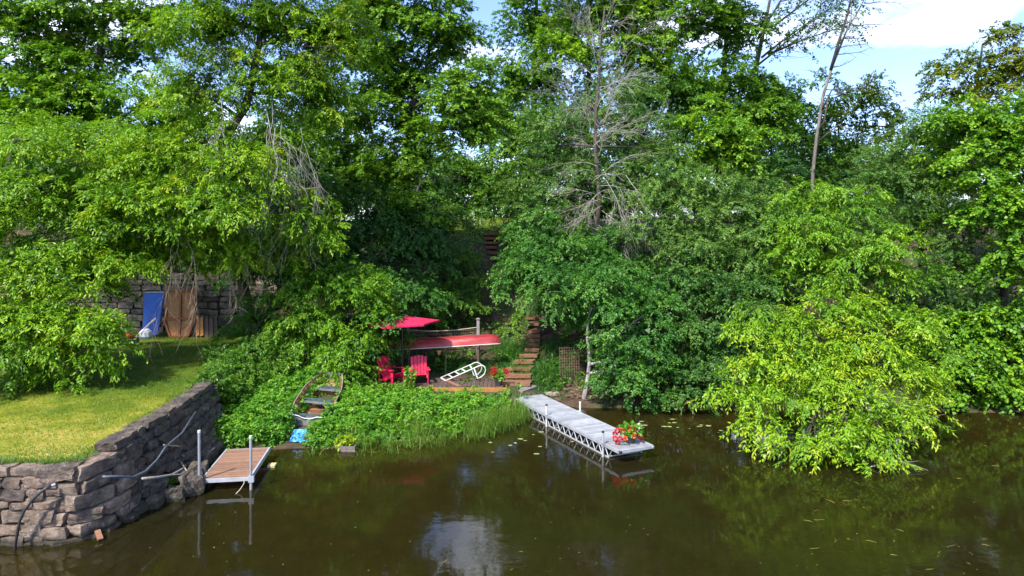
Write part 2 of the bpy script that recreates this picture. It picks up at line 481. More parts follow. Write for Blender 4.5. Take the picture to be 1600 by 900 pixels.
class MB:
    """gathers boxes, beams, tubes and sheets (world coordinates) for ONE mesh"""
    def __init__(self):
        self.v = []
        self.f = []

    def add(self, vs, fs):
        b = len(self.v)
        self.v += [tuple(p) for p in vs]
        self.f += [tuple(i + b for i in f) for f in fs]
        return self

    def box(self, c, size, rot=None, taper=1.0):
        sx, sy, sz = (s / 2 for s in size)
        vs = []
        for z in (-1, 1):
            k = taper if z > 0 else 1.0
            for x, y in ((-1, -1), (1, -1), (1, 1), (-1, 1)):
                p = Vector((x * sx * k, y * sy * k, z * sz))
                if rot is not None:
                    p = rot @ p
                vs.append(p + Vector(c))
        return self.add(vs, [(0, 3, 2, 1), (4, 5, 6, 7), (0, 1, 5, 4), (1, 2, 6, 5), (2, 3, 7, 6), (3, 0, 4, 7)])

    def beam(self, p, q, wd, ht, up=(0, 0, 1)):
        p, q, up = Vector(p), Vector(q), Vector(up)
        d = (q - p).normalized()
        s = d.cross(up)
        if s.length < 1e-4:
            s = d.cross(Vector((1, 0, 0)))
        s.normalize()
        u = s.cross(d)
        vs = []
        for e in (p, q):
            for a, b in ((-1, -1), (1, -1), (1, 1), (-1, 1)):
                vs.append(e + s * (a * wd / 2) + u * (b * ht / 2))
        return self.add(vs, [(0, 1, 2, 3), (7, 6, 5, 4), (0, 4, 5, 1), (1, 5, 6, 2), (2, 6, 7, 3), (3, 7, 4, 0)])

    def tube(self, pts, rad, n=6, cap=True):
        pts = [Vector(p) for p in pts]
        m = len(pts)
        if not hasattr(rad, '__len__'):
            rad = [rad] * m
        b = len(self.v)
        ref = Vector((0.31, 0.87, 0.38))
        for i, p in enumerate(pts):
            d = (pts[min(i + 1, m - 1)] - pts[max(i - 1, 0)])
            if d.length < 1e-6:
                d = Vector((0, 0, 1))
            d.normalize()
            s = d.cross(ref)
            if s.length < 0.05:
                s = d.cross(Vector((1, 0, 0)))
            s.normalize()
            u = s.cross(d)
            for k in range(n):
                a = 2 * math.pi * k / n
                self.v.append(tuple(p + (s * math.cos(a) + u * math.sin(a)) * rad[i]))
        for i in range(m - 1):
            for k in range(n):
                k2 = (k + 1) % n
                self.f.append((b + i * n + k, b + i * n + k2, b + (i + 1) * n + k2, b + (i + 1) * n + k))
        if cap:
            self.f.append(tuple(b + k for k in range(n))[::-1])
            self.f.append(tuple(b + (m - 1) * n + k for k in range(n)))
        return self

    def lathe(self, c, prof, n=14):
        b = len(self.v)
        c = Vector(c)
        for r, z in prof:
            for k in range(n):
                a = 2 * math.pi * k / n
                self.v.append(tuple(c + Vector((r * math.cos(a), r * math.sin(a), z))))
        for i in range(len(prof) - 1):
            for k in range(n):
                k2 = (k + 1) % n
                self.f.append((b + i * n + k, b + i * n + k2, b + (i + 1) * n + k2, b + (i + 1) * n + k))
        self.f.append(tuple(b + k for k in range(n))[::-1])
        self.f.append(tuple(b + (len(prof) - 1) * n + k for k in range(n)))
        return self

    def grid(self, fn, nu, nv):
        b = len(self.v)
        for j in range(nv + 1):
            for i in range(nu + 1):
                self.v.append(tuple(fn(i / nu, j / nv)))
        for j in range(nv):
            for i in range(nu):
                a = b + j * (nu + 1) + i
                self.f.append((a, a + 1, a + nu + 2, a + nu + 1))
        return self

    def xform(self, mat):
        self.v = [tuple(mat @ Vector(p)) for p in self.v]
        return self

    def build(self, name, mat, parent=None, kind=None, smooth=False, label=None):
        off = wloc(parent) if parent is not None else Vector((0, 0, 0))
        me = bpy.data.meshes.new(name)
        me.from_pydata([(p[0] - off.x, p[1] - off.y, p[2] - off.z) for p in self.v], [], self.f)
        if mat is not None:
            me.materials.append(mat)
        if smooth:
            me.polygons.foreach_set('use_smooth', [True] * len(me.polygons))
        me.update()
        return link(name, me, parent, kind, label)


def nrm(a):
    return a / np.maximum(np.linalg.norm(a, axis=-1, keepdims=True), 1e-9)


LEAFCOUNT = [0]


def leaf_mesh(name, P, D, N, L, W, tint, mat, parent=None, kind='stuff', fold=0.12, label=None, tri=False):
    """one mesh of kite-shaped leaves. P base, D axis, N face normal, L length, W width, tint 0..1"""
    n = len(P)
    LEAFCOUNT[0] += n
    D = nrm(D)
    S = nrm(np.cross(D, N))
    U = np.cross(S, D)
    L = L[:, None]
    W = W[:, None]
    mid = P + D * L * 0.42
    m = 3 if tri else 4
    v = np.empty((n, m, 3), np.float32)
    if tri:
        v[:, 0] = P + D * L * .12 + S * W * .55
        v[:, 1] = P + D * L - U * L * 0.08
        v[:, 2] = P + D * L * .25 - S * W * .55
    else:
        v[:, 0] = P
        v[:, 1] = mid + S * W * 0.5 + U * W * fold
        v[:, 2] = P + D * L - U * L * 0.10
        v[:, 3] = mid - S * W * 0.5 + U * W * fold
    off = wloc(parent) if parent is not None else Vector((0, 0, 0))
    v -= np.array(off, np.float32)
    me = bpy.data.meshes.new(name)
    me.vertices.add(n * m)
    me.vertices.foreach_set('co', v.ravel())
    me.loops.add(n * m)
    me.loops.foreach_set('vertex_index', np.arange(n * m, dtype=np.int32))
    me.polygons.add(n)
    me.polygons.foreach_set('loop_start', np.arange(0, n * m, m, dtype=np.int32))
    a = me.attributes.new('tint', 'FLOAT', 'FACE')
    a.data.foreach_set('value', np.clip(tint, 0, 1).astype(np.float32))
    me.materials.append(mat)
    me.update(calc_edges=True)
    return link(name, me, parent, kind, label)


# ------------------------------------------------------------------ the lie of the land
def interp(x, pts):
    return np.interp(x, [p[0] for p in pts], [p[1] for p in pts])


def sstep(x, a, b):
    t = np.clip((x - a) / (b - a), 0, 1)
    return t * t * (3 - 2 * t)


SHORE = [(-400, 14.2), (-9.2, 14.2), (-8.3, 16.2), (-8.0, 19.0), (-6.9, 19.8), (-5.5, 19.7), (-2.6, 20.6), (-0.6, 21.9),
         (0.5, 23.6), (1.4, 24.6), (3.0, 24.3), (7, 24.0), (12, 24.0), (18, 23.6), (30, 23), (400, 20)]
HILL = [(24, .35), (25, .55), (27.4, .68), (30, 1.40), (32.2, 2.08), (35, 4.05), (41, 6.2), (46, 6.75), (55, 7.3), (90, 8.2), (400, 10)]
HILL_L = [(19, .0), (20, .12), (22, .45), (25, 1.15), (28, 1.65), (31, 2.3), (36, 4.6), (42, 6.2), (46, 6.75), (55, 7.3), (90, 8.2), (400, 10)]
WALL_X = [(13, -8.75), (15, -8.8), (17, -8.95), (19, -9.15), (20.3, -9.4), (23.1, -9.9), (26, -10.5), (31, -11.2), (40, -12)]
LAWN_Z = 1.62           # at the back; the turf dips a little towards the river wall


def lawn_z(y):
    return LAWN_Z - 0.15 * (1 - sstep(np.asarray(y, float), 14, 24))


def height(x, y):
    x = np.asarray(x, float)
    y = np.asarray(y, float)
    s = y - interp(x, SHORE)
    bl = sstep(x, -6.2, -4.6)
    hill = interp(y, HILL) * bl + interp(y, HILL_L) * (1 - bl)
    up = np.minimum(hill, 0.02 + s * 0.30)
    down = np.maximum(s * 0.16 - 0.04, -1.9)
    z = np.where(s > 0, up, down)
    inside = np.minimum(interp(y, WALL_X) - x, y - 14.05)
    ter = sstep(inside, -0.10, 0.22)
    back = lawn_z(y) + sstep(y, 31.55, 31.95) * 2.7 + sstep(y, 33, 42) * 2.2 + sstep(y, 42, 60) * 0.7
    z = z * (1 - ter) + back * ter
    return z


def hz(x, y):
    return float(height(np.array([x]), np.array([y]))[0])


def axis(fine_a, fine_b, step, lo, hi):
    core = list(np.arange(fine_a, fine_b + 1e-6, step))
    k, p = step, fine_b
    while p < hi:
        k *= 1.22
        p += k
        core.append(min(p, hi))
    k, p = step, fine_a
    while p > lo:
        k *= 1.22
        p -= k
        core.insert(0, max(p, lo))
    return np.array(core)


gx = axis(-22, 22, 0.22, -700, 700)
gy = axis(11, 46, 0.22, -500, 1200)
GX, GY = np.meshgrid(gx, gy)
GZ = height(GX, GY)
nz = np.array([mnoise.fractal(Vector((a * .8, b * .8, 1.3)), 0.8, 2.1, 4) for a, b in zip(GX.ravel(), GY.ravel())]).reshape(GX.shape)
onlawn = (np.minimum(np.interp(GY, [p[0] for p in WALL_X], [p[1] for p in WALL_X]) - GX, GY - 14.05) > -0.4)
GZ = GZ + nz * np.where(onlawn, 0.02, 0.10) - np.where(onlawn, 0.08, 0)
nyy, nxx = GX.shape
me = bpy.data.meshes.new('ground')
verts = np.stack([GX, GY, GZ], -1).reshape(-1, 3).astype(np.float32)
idx = np.arange(nxx * nyy).reshape(nyy, nxx)
quads = np.stack([idx[:-1, :-1], idx[:-1, 1:], idx[1:, 1:], idx[1:, :-1]], -1).reshape(-1, 4).astype(np.int32)
me.vertices.add(len(verts))
me.vertices.foreach_set('co', verts.ravel())
me.loops.add(quads.size)
me.loops.foreach_set('vertex_index', quads.ravel())
me.polygons.add(len(quads))
me.polygons.foreach_set('loop_start', np.arange(0, quads.size, 4, dtype=np.int32))
me.polygons.foreach_set('use_smooth', np.ones(len(quads), bool))
me.materials.append(M['ground'])
me.update(calc_edges=True)
tag(link('ground', me), 'wooded hillside of brown soil and leaf litter rising from the river', 'ground', kind='structure')

# river: a closed body of water that the bed cuts through
tag(MB().box((0, -80, -3.0), (1390, 800, 6.0)).build('water', M['water']), 'calm brown river water along the bank', 'river', kind='structure')


def lawn_pt(u, v):
    y = 14.16 + v * 17.3
    xr = float(np.interp(y, [p[0] for p in WALL_X], [p[1] for p in WALL_X])) - 0.25
    x = -40 + u * (xr + 40)
    return (x, y, float(lawn_z(y)) - 0.02 + 0.03 * mnoise.noise(Vector((x * .6, y * .6, 0))))


tag(MB().grid(lawn_pt, 160, 60).build('lawn', M['lawn'], smooth=True), 'patchy mown lawn on the walled terrace by the river', 'lawn', kind='structure')
tag(MB().grid(lambda u, v: (-9 + u * 12, 41.3 + v * 40, hz(-9 + u * 12, 41.3 + v * 40) + 0.14), 24, 30).build('upper_lawn', M['lawn'], smooth=True),
    'sunlit grass at the top of the hillside steps', 'lawn', kind='structure')


# ------------------------------------------------------------------ stone walls
def stone_template(k):
    """unit block -0.5..0.5 with k segments per edge, corners pulled in"""
    vs, fs, seen = [], [], {}

    def vid(p):
        key = tuple(round(c, 4) for c in p)
        if key not in seen:
            seen[key] = len(vs)
            vs.append(key)
        return seen[key]
    for ax in range(3):
        for sg in (-1, 1):
            for i in range(k):
                for j in range(k):
                    q = []
                    for di, dj in ((0, 0), (1, 0), (1, 1), (0, 1)):
                        p = [0, 0, 0]
                        p[ax] = sg * 0.5
                        p[(ax + 1) % 3] = (i + di) / k - 0.5
                        p[(ax + 2) % 3] = (j + dj) / k - 0.5
                        q.append(vid(p))
                    fs.append(tuple(q if sg > 0 else q[::-1]))
    return np.array(vs), fs


ST3 = stone_template(5)
ST2 = stone_template(2)


def stone(parent, c, size, tangent, mat, tmpl=ST3, rough=0.10, roll=0.0, name='stone'):
    tv, tf = tmpl
    # round the block: shrink edges and corners
    a = np.abs(tv) * 2
    edge = np.sort(a, axis=1)[:, 1]
    corner = a.min(axis=1)
    p = tv * (1 - 0.035 * edge[:, None] ** 3 - 0.04 * corner[:, None] ** 2)
    seed = random.uniform(0, 900)
    s = np.array(size)
    skew = RNG.normal(0, 0.04, (2,))
    out = []
    tx = Vector((tangent[0], tangent[1], 0)).normalized()
    rot = Matrix.Rotation(roll, 3, 'Y')
    for q in p:
        w3 = Vector(q * s)
        nv = mnoise.noise_vector(w3 * 1.7 + Vector((seed, seed * .7, 0))) * rough * min(s[2], .3) * 1.0 \
            + mnoise.noise_vector(w3 * 9 + Vector((seed, 0, 3))) * rough * 0.26
        w3 = w3 + nv
        w3.z += w3.x * skew[0]
        w3.x += w3.z * skew[1] * 3
        w3 = rot @ w3
        out.append(Vector((tx.x * w3.x - tx.y * w3.y, tx.y * w3.x + tx.x * w3.y, w3.z)) + Vector(c))
    return MB().add(out, tf).build(name, mat, parent)


def poly_at(path, u):
    acc = 0
    for a, b in zip(path, path[1:]):
        ln = math.hypot(b[0] - a[0], b[1] - a[1])
        if u <= acc + ln or b is path[-1]:
            t = (u - acc) / ln
            return (a[0] + (b[0] - a[0]) * t, a[1] + (b[1] - a[1]) * t), ((b[0] - a[0]) / ln, (b[1] - a[1]) / ln)
        acc += ln


def plen(path):
    return sum(math.hypot(b[0] - a[0], b[1] - a[1]) for a, b in zip(path, path[1:]))


def coursed(parent, path, courses, wmin, wmax, depth, batter, mat, tmpl=ST3, outer=-1, rough=.1, start=0.0, gap=0.02, drop=0.0):
    """courses of dry-laid stone along a plan path; outer = side of the tangent facing out"""
    tot = plen(path)
    z = courses[0]
    ztop = courses[0] + sum(courses[1:])
    for k, h in enumerate(courses[1:]):
        u = start - random.uniform(0, wmin)
        while u < tot - 0.1:
            wd = random.uniform(wmin, wmax)
            if random.random() < .18:
                wd *= 1.5
            (x, y), tg = poly_at(path, max(0.0, min(u + wd / 2, tot - .01)))
            nx, ny = tg[1] * -outer, -tg[0] * -outer
            frac = 1 - (z + h / 2 - courses[0]) / (ztop - courses[0])
            b = batter(u / tot) * frac + random.uniform(-.035, .035)
            cx, cy = x + nx * (b - depth / 2), y + ny * (b - depth / 2)
            if random.random() >= drop:
                stone(parent, (cx, cy, z + h / 2), (wd - gap, depth, h - gap * .8), tg, mat, tmpl, rough, random.uniform(-.03, .03))
            u += wd
        z += h


wall = thing('stone_wall', 'dry laid grey stone retaining wall rising from the river below the lawn', 'stone wall', (-8.6, 14.0, 0))
FRONT = [(-17.0, 13.70), (-9.45, 13.70)]
CORNER = [(-9.55, 13.70), (-9.0, 13.76), (-8.68, 13.98), (-8.54, 14.40), (-8.53, 15.1)]
SIDE = [(-8.54, 14.9), (-8.70, 17.0), (-8.9, 19.0), (-9.15, 20.9)]
coursed(wall, FRONT, [-.35, .30, .24, .20, .29, .16, .24, .22, .19], .28, .74, .5, lambda u: .16, M['stone'], rough=.13, gap=.028)
coursed(wall, CORNER, [-.35, .42, .24, .27, .33, .27, .32], .62, .95, .55, lambda u: .16 + .10 * u, M['stone'], rough=.15, gap=.03)
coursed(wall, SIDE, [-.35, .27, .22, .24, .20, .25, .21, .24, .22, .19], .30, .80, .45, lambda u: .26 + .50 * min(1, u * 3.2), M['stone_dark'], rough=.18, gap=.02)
# tumbled stones at the foot of the side wall
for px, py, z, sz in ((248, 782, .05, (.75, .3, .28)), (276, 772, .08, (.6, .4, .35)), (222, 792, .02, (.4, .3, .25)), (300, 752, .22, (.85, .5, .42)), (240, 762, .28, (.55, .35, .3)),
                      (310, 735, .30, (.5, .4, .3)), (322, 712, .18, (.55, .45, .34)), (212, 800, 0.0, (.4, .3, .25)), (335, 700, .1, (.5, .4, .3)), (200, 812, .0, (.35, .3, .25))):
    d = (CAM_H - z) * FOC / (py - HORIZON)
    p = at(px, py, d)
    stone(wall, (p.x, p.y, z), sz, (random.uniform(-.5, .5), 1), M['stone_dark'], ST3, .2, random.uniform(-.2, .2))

bwall = thing('stone_wall', 'shaded field stone wall at the back of the lawn behind the leaning boards', 'stone wall', (-16, 31.7, LAWN_Z))
coursed(bwall, [(-24.5, 31.6), (-11.2, 31.75)], [LAWN_Z - .05, .32, .28, .30, .26, .30, .24, .28, .26, .24, .28], .45, 1.0, .45, lambda u: .25, M['stone_back'], ST2, rough=.14, gap=.03)


# ------------------------------------------------------------------ foliage
def tree_limb(mb, a, b, r0, r1, sag=0.12, n=6, wob=0.12):
    a, b = Vector(a), Vector(b)
    L = (b - a).length
    pts, rad = [], []
    k = max(4, min(9, int(L / .5)))
    sd = random.uniform(0, 500)
    for i in range(k + 1):
        t = i / k
        p = a.lerp(b, t)
        p.z += math.sin(t * math.pi) * sag * L
        p += mnoise.noise_vector(Vector((sd + t * 2.2, 0, 0))) * wob * L * .35 * math.sin(t * math.pi)
        pts.append(p)
        rad.append(r0 + (r1 - r0) * t ** .8)
    mb.tube(pts, rad, n)
    return pts


def dead_twigs(mb, p, d, L, r, depth, spread=.6, grav=0.0):
    """branching bare twig"""
    pts, q, dd = [Vector(p)], Vector(p), Vector(d).normalized()
    k = 5
    for i in range(k):
        dd = (dd + Vector((random.gauss(0, .13), random.gauss(0, .13), random.gauss(0, .13) - grav * .16))).normalized()
        q = q + dd * (L / k)
        pts.append(q.copy())
    mb.tube(pts, [r * (1 - .65 * i / k) for i in range(k + 1)], 4 if depth else 3, False)
    if depth > 0:
        for i in range(1, k + 1):
            for _ in range(random.choice((1, 1, 2))):
                nd = (dd + Vector((random.gauss(0, spread), random.gauss(0, spread), random.gauss(0, spread)))).normalized()
                dead_twigs(mb, pts[i], nd, L * random.uniform(.4, .65), max(r * .45, .005), depth - 1, spread, grav)


STYLE = {
    # leaves: length, width; twig spread, droop; leaves per twig; twigs per clump; clump radius
    'boxelder': dict(L=.140, W=.046, twig=.42, droop=.58, lp=15, tw=10, rc=.42, flat=.22, hang=.42),
    'maple':    dict(L=.135, W=.085, twig=.36, droop=.35, lp=18, tw=11, rc=.52, flat=.26, hang=.35),
    'fine':     dict(L=.095, W=.038, twig=.40, droop=.30, lp=26, tw=11, rc=.44, flat=.38, hang=.25),
    'dogwood':  dict(L=.105, W=.050, twig=.33, droop=.45, lp=21, tw=11, rc=.40, flat=.30, hang=.40),
    'broad':    dict(L=.135, W=.095, twig=.38, droop=.40, lp=13, tw=10, rc=.46, flat=.22, hang=.40),
    'vine':     dict(L=.130, W=.110, twig=.30, droop=.60, lp=10, tw=8, rc=.36, flat=.36, hang=.6),
    'far':      dict(L=.210, W=.120, twig=.52, droop=.30, lp=17, tw=11, rc=.78, flat=.30, hang=.35),
}


def clump_leaves(C, O, st, tint, size=1.0):
    """C clump centres, O outward unit vectors -> arrays of leaves"""
    m = len(C)
    tw, lp = st['tw'], st['lp']
    O = nrm(O)
    Oh = nrm(O * np.array([1, 1, .25]) + RNG.normal(0, .25, (m, 3)))
    # twig bases: a flat, drooping fan around the clump centre
    ang = RNG.uniform(0, 2 * np.pi, (m, tw))
    rr = np.sqrt(RNG.uniform(0, 1, (m, tw))) * st['rc'] * size * RNG.uniform(.75, 1.25, (m, 1))
    off = np.stack([np.cos(ang) * rr, np.sin(ang) * rr, np.zeros_like(rr)], -1)
    along = np.einsum('mtk,mk->mt', off, Oh)
    off[..., 2] = RNG.uniform(-1, 1, (m, tw)) * st['rc'] * st['flat'] - np.maximum(along, -.1) * st['hang'] - (rr / st['rc']) ** 2 * .10
    B = C[:, None, :] + off
    radial = off / np.maximum(rr[..., None], .05)
    TD = nrm(Oh[:, None, :] * .75 + radial * .65 + RNG.normal(0, .35, (m, tw, 3)))
    t = (np.arange(lp) + RNG.uniform(0, 1, (m, tw, lp))) / lp
    tl = st['twig'] * size
    P = B[:, :, None, :] + TD[:, :, None, :] * (t * tl)[..., None]
    P[..., 2] -= st['droop'] * tl * t * t * .8
    P += RNG.normal(0, .028 * size, P.shape)
    side = nrm(np.cross(TD, np.array([0, 0, 1.0]) + RNG.normal(0, .12, TD.shape)))
    sgn = RNG.choice([-1., 1.], (m, tw, lp)) * RNG.uniform(.25, 1.1, (m, tw, lp))
    D = TD[:, :, None, :] * .7 + side[:, :, None, :] * sgn[..., None] + RNG.normal(0, .28, P.shape)
    D[..., 2] -= st['droop'] * RNG.uniform(.3, 1.3, (m, tw, lp))
    N = np.array([0, 0, 1.0]) + O[:, None, None, :] * .35 + RNG.normal(0, .42, P.shape)
    k = m * tw * lp
    L = 1.08 * st['L'] * size * RNG.uniform(.65, 1.2, k)
    W = 1.10 * st['W'] * size * RNG.uniform(.75, 1.2, k)
    T = (tint[:, None, None] + .34 * (t - .5) + RNG.normal(0, .07, (m, tw, 1)) + RNG.normal(0, .09, (m, tw, lp))).ravel()  # twig tips tinted brighter: young growth, and tip highlights put into the colour
    return P.reshape(-1, 3), D.reshape(-1, 3), N.reshape(-1, 3), L, W, T


DENS = 0.74


def blob_clumps(c, r, st, dens, tmean, face=.62):
    """a mass of foliage: boughs stand out of its skin, each bough a drooping fan of leaf clumps"""
    area = 4 * math.pi * (((r[0] * r[1]) ** 1.6 + (r[0] * r[2]) ** 1.6 + (r[1] * r[2]) ** 1.6) / 3) ** (1 / 1.6)
    rc = st['rc']
    rb = min(max(.36 * (r[0] + r[1] + r[2]) / 3, rc * .95), rc * 1.9)
    nb = max(4, int(area * dens * DENS / (rb * rb * 3.3)))
    U = nrm(RNG.normal(0, 1, (nb * 3, 3)))
    keep = RNG.uniform(0, 1, nb * 3) < np.where(U[:, 1] < .25, face + .25, .9 - face)     # fewer on the side no one sees
    keep &= ~((U[:, 2] < -.55) & (RNG.uniform(0, 1, nb * 3) < .5))
    U = U[keep][:nb]
    lump = np.array([1 + .22 * mnoise.noise(Vector(u) * 2.1 + Vector(c) * .7) for u in U])
    rad = RNG.uniform(.58, 1.14, len(U)) * lump
    rad[::7] *= 1.12
    B = np.array(c) + U * np.array(r) * rad[:, None]
    m = max(2, int(1.75 * rb * rb / (rc * rc)))
    n = len(U)
    a = RNG.uniform(0, 2 * np.pi, (n, m))
    q = np.sqrt(RNG.uniform(0, 1, (n, m)))
    size = RNG.uniform(.65, 1.3, (n, 1)) * rb
    off = np.stack([np.cos(a) * q * size, np.sin(a) * q * size, np.zeros((n, m))], -1)
    Oh = nrm(U * np.array([1, 1, .2]) + 1e-6)
    along = np.einsum('nmk,nk->nm', off, Oh)
    off[..., 2] = .34 * size * (1 - q * q) - .50 * along + RNG.normal(0, .10, (n, m)) * rc
    C = (B[:, None] + off).reshape(-1, 3)
    O = (U[:, None] * .7 + off / np.maximum(size[..., None], .1) * .8 + np.array([0, 0, .25])).reshape(-1, 3)
    T = tmean + RNG.normal(0, .12, (n, 1)) + RNG.normal(0, .09, (n, m)) + .16 * np.array([mnoise.noise(Vector(p) * .55) for p in B])[:, None]
    return C, nrm(O), T.ravel()


def foliage(name, parent, blobs, style, mat, tmean=.45, dens=1.0, size=1.0, fill=True, extra=None):
    st = STYLE[style]
    Cs, Os, Ts = [], [], []
    for (c, r) in blobs:
        C, O, T = blob_clumps(c, r, st, dens, tmean)
        Cs.append(C)
        Os.append(O)
        Ts.append(T)
    C, O, T = np.concatenate(Cs), np.concatenate(Os), np.concatenate(Ts)
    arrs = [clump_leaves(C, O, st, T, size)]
    if fill:                                                       # oversized leaves added inside, tinted darker to stand for the crown's inner shade
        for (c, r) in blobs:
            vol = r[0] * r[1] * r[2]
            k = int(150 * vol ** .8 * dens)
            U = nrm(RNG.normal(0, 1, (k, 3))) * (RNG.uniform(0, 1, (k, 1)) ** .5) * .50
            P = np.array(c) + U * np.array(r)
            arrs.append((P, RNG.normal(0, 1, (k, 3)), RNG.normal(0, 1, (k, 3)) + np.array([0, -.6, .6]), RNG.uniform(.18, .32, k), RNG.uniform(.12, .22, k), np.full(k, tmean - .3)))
    if extra:
        arrs += extra
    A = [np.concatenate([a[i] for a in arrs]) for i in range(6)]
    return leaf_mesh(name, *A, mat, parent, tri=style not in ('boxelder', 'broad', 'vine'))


def blobs_from(spec):
    out = []
    for s in spec:
        px, py, d, rx, ry = s[:5]
        rd = s[5] if len(s) > 5 else (rx + ry) / 2 / FOC * d * .8
        out.append((at(px, py, d), (rx / FOC * d, rd, ry / FOC * d)))
    return out


def tree(name, label, cat, base, trunk, spec, style, leaf, group=None, r0=.22, bark='bark', tmean=.45, dens=1.0, size=1.0, fill=True,
         limbs=True, twigs=5, lr=.07):
    """base: ground point; trunk: further points up the stem; spec: masses of foliage (photo px, py, distance, half-width, half-height)"""
    base = Vector(base)
    t = thing(name, label, cat, base, group)
    pts = [base - Vector((0, 0, .25))] + [Vector(p) for p in trunk]
    # smooth the stem
    sm = []
    for i in range(len(pts) - 1):
        for k in range(4):
            q = pts[i].lerp(pts[i + 1], k / 4)
            sm.append(q + mnoise.noise_vector(q * .8) * .10 * (1 if i or k else 0))
    sm.append(pts[-1])
    mb = MB()
    mb.tube(sm, [r0 * (1.25 if i == 0 else 1) * (1 - .72 * i / (len(sm) - 1)) for i in range(len(sm))], 9)
    mb.build('trunk', M[bark], t, smooth=True)
    blobs = blobs_from(spec)
    if limbs:
        for (c, r) in blobs:
            near = min(sm[len(sm) // 4:], key=lambda q: (q - c).length + max(0, q.z - c.z) * 1.2)
            mb = MB()
            lp = tree_limb(mb, near, c, min(lr, r0 * .6), .03, .06, 6)
            for _ in range(twigs):
                u = Vector(nrm(RNG.normal(0, 1, 3) + np.array([0, -.5, .3])))
                e = c + Vector((u.x * r[0], u.y * r[1], u.z * r[2])) * .9
                tree_limb(mb, random.choice(lp[len(lp) // 2:]), e, .026, .007, .05, 4)
            mb.build('limb', M[bark], t, smooth=True)
    foliage('crown', t, blobs, style, M[leaf], tmean, dens, size, fill)
    return t


def G(px, d):
    """ground point below photo column px at distance d"""
    x = (px - 800) / FOC * d
    return Vector((x, d, hz(x, d)))


# ---- left side of the picture
tree('boxelder_tree', 'yellow green boxelder at far left drooping its branches onto the lawn', 'tree', G(-40, 25),
     [at(-20, 420, 24.5), at(10, 300, 24), at(20, 220, 24)],
     [(70, 275, 23, 115, 60), (-20, 330, 22, 90, 80), (150, 330, 23, 90, 60), (40, 420, 21.5, 95, 60), (130, 430, 22, 80, 50), (20, 510, 20.5, 75, 50),
      (100, 500, 20.8, 75, 42), (132, 520, 20.8, 45, 30), (40, 570, 20, 55, 42), (110, 560, 20.3, 40, 28), (-50, 500, 20, 80, 90), (190, 390, 23.5, 60, 45),
      (60, 240, 27, 90, 45), (150, 235, 27.5, 90, 45), (210, 280, 27, 60, 40), (110, 300, 28, 90, 40)],
     'boxelder', 'leaf_yellow', r0=.25, tmean=.36)
tree('tall_tree', 'tall airy tree at top left with patches of blue sky between its limbs', 'tree', G(110, 36),
     [at(130, 250, 35), at(150, 120, 34), at(165, 0, 34), at(170, -80, 34)],
     [(60, 120, 33, 80, 70), (130, 40, 34, 75, 55), (20, 30, 33, 70, 60), (150, 170, 33, 80, 55), (60, 200, 32, 90, 50), (250, 30, 34, 60, 45), (270, 190, 34, 45, 45), (150, -70, 34, 140, 60), (-20, 150, 33, 60, 80), (205, 90, 35, 35, 30), (190, 230, 33, 60, 35), (100, 90, 35, 60, 45)],
     'maple', 'leaf_bright', r0=.22, tmean=.62, dens=1.05, fill=True, size=1.15)
big = tree('leaning_tree', 'huge leaning boxelder with dark bent trunk and hanging dead branches over the lawn', 'tree', G(400, 30.5),
           [at(375, 420, 29), at(340, 320, 27), at(338, 235, 26), at(385, 165, 25), at(402, 90, 25), at(408, 0, 25), at(412, -90, 25)],
           [(330, 40, 25, 80, 65), (420, 30, 25, 85, 60), (500, 60, 25.5, 70, 55), (300, 140, 25, 75, 50), (430, 120, 25, 70, 45), (500, 150, 25.5, 55, 45), (545, 60, 26, 45, 50),
            (240, 250, 24, 75, 50), (330, 235, 25, 70, 45), (230, 330, 23, 65, 40), (330, 320, 23.5, 65, 40), (370, 270, 24, 60, 45), (455, 230, 25.5, 50, 45), (480, 340, 25, 40, 40), (260, 400, 24.5, 70, 40),
            (440, 390, 26, 55, 35), (360, -70, 25, 170, 60), (350, 380, 25, 60, 40)],
           'boxelder', 'leaf_yellow', r0=.25, tmean=.47, lr=.08, twigs=6, dens=1.15)
mb = MB()
for (px, py, d, tx, ty, L) in ((425, 160, 24.2, 445, 300, 3.4), (415, 165, 24.2, 440, 260, 2.6), (440, 190, 24.3, 455, 400, 4.0), (450, 240, 24.3, 440, 380, 3.2), (470, 200, 24.6, 500, 290, 2.2), (345, 150, 24, 350, 230, 1.9),
                            (430, 200, 24.1, 420, 330, 2.6), (445, 210, 24.1, 470, 340, 2.8)):
    a, b = at(px, py, d), at(tx, ty, d - .2)
    mb = MB()
    dead_twigs(mb, a, b - a, L, .018, 2, .42, .55)
    mb.build('dead_branch', M['dead'], big, smooth=True)
mb = MB()
for (px, py, d, tx, ty, L) in ((283, 365, 23.0, 284, 500, 2.9), (290, 372, 23.0, 318, 500, 2.2), (380, 400, 24.2, 400, 440, 1.0), (270, 380, 23.0, 262, 440, 1.2), (345, 395, 23.8, 375, 460, 1.5)):
    a, b = at(px, py, d), at(tx, ty, d)
    mb = MB()
    dead_twigs(mb, a, b - a, L, .014, 2, .30, .5)
    mb.build('dead_branch', M['dead_tan'], big, smooth=True)
mb = MB()
for k in range(16):
    mb = MB()
    a = at(random.uniform(285, 560), random.uniform(20, 190), 24.2)
    dead_twigs(mb, a, Vector((random.gauss(0, .8), -.4, random.uniform(-.2, .9))), random.uniform(.8, 1.8), .016, 1, .5, 0)
    mb.build('dead_branch', M['bark'], big, smooth=True)

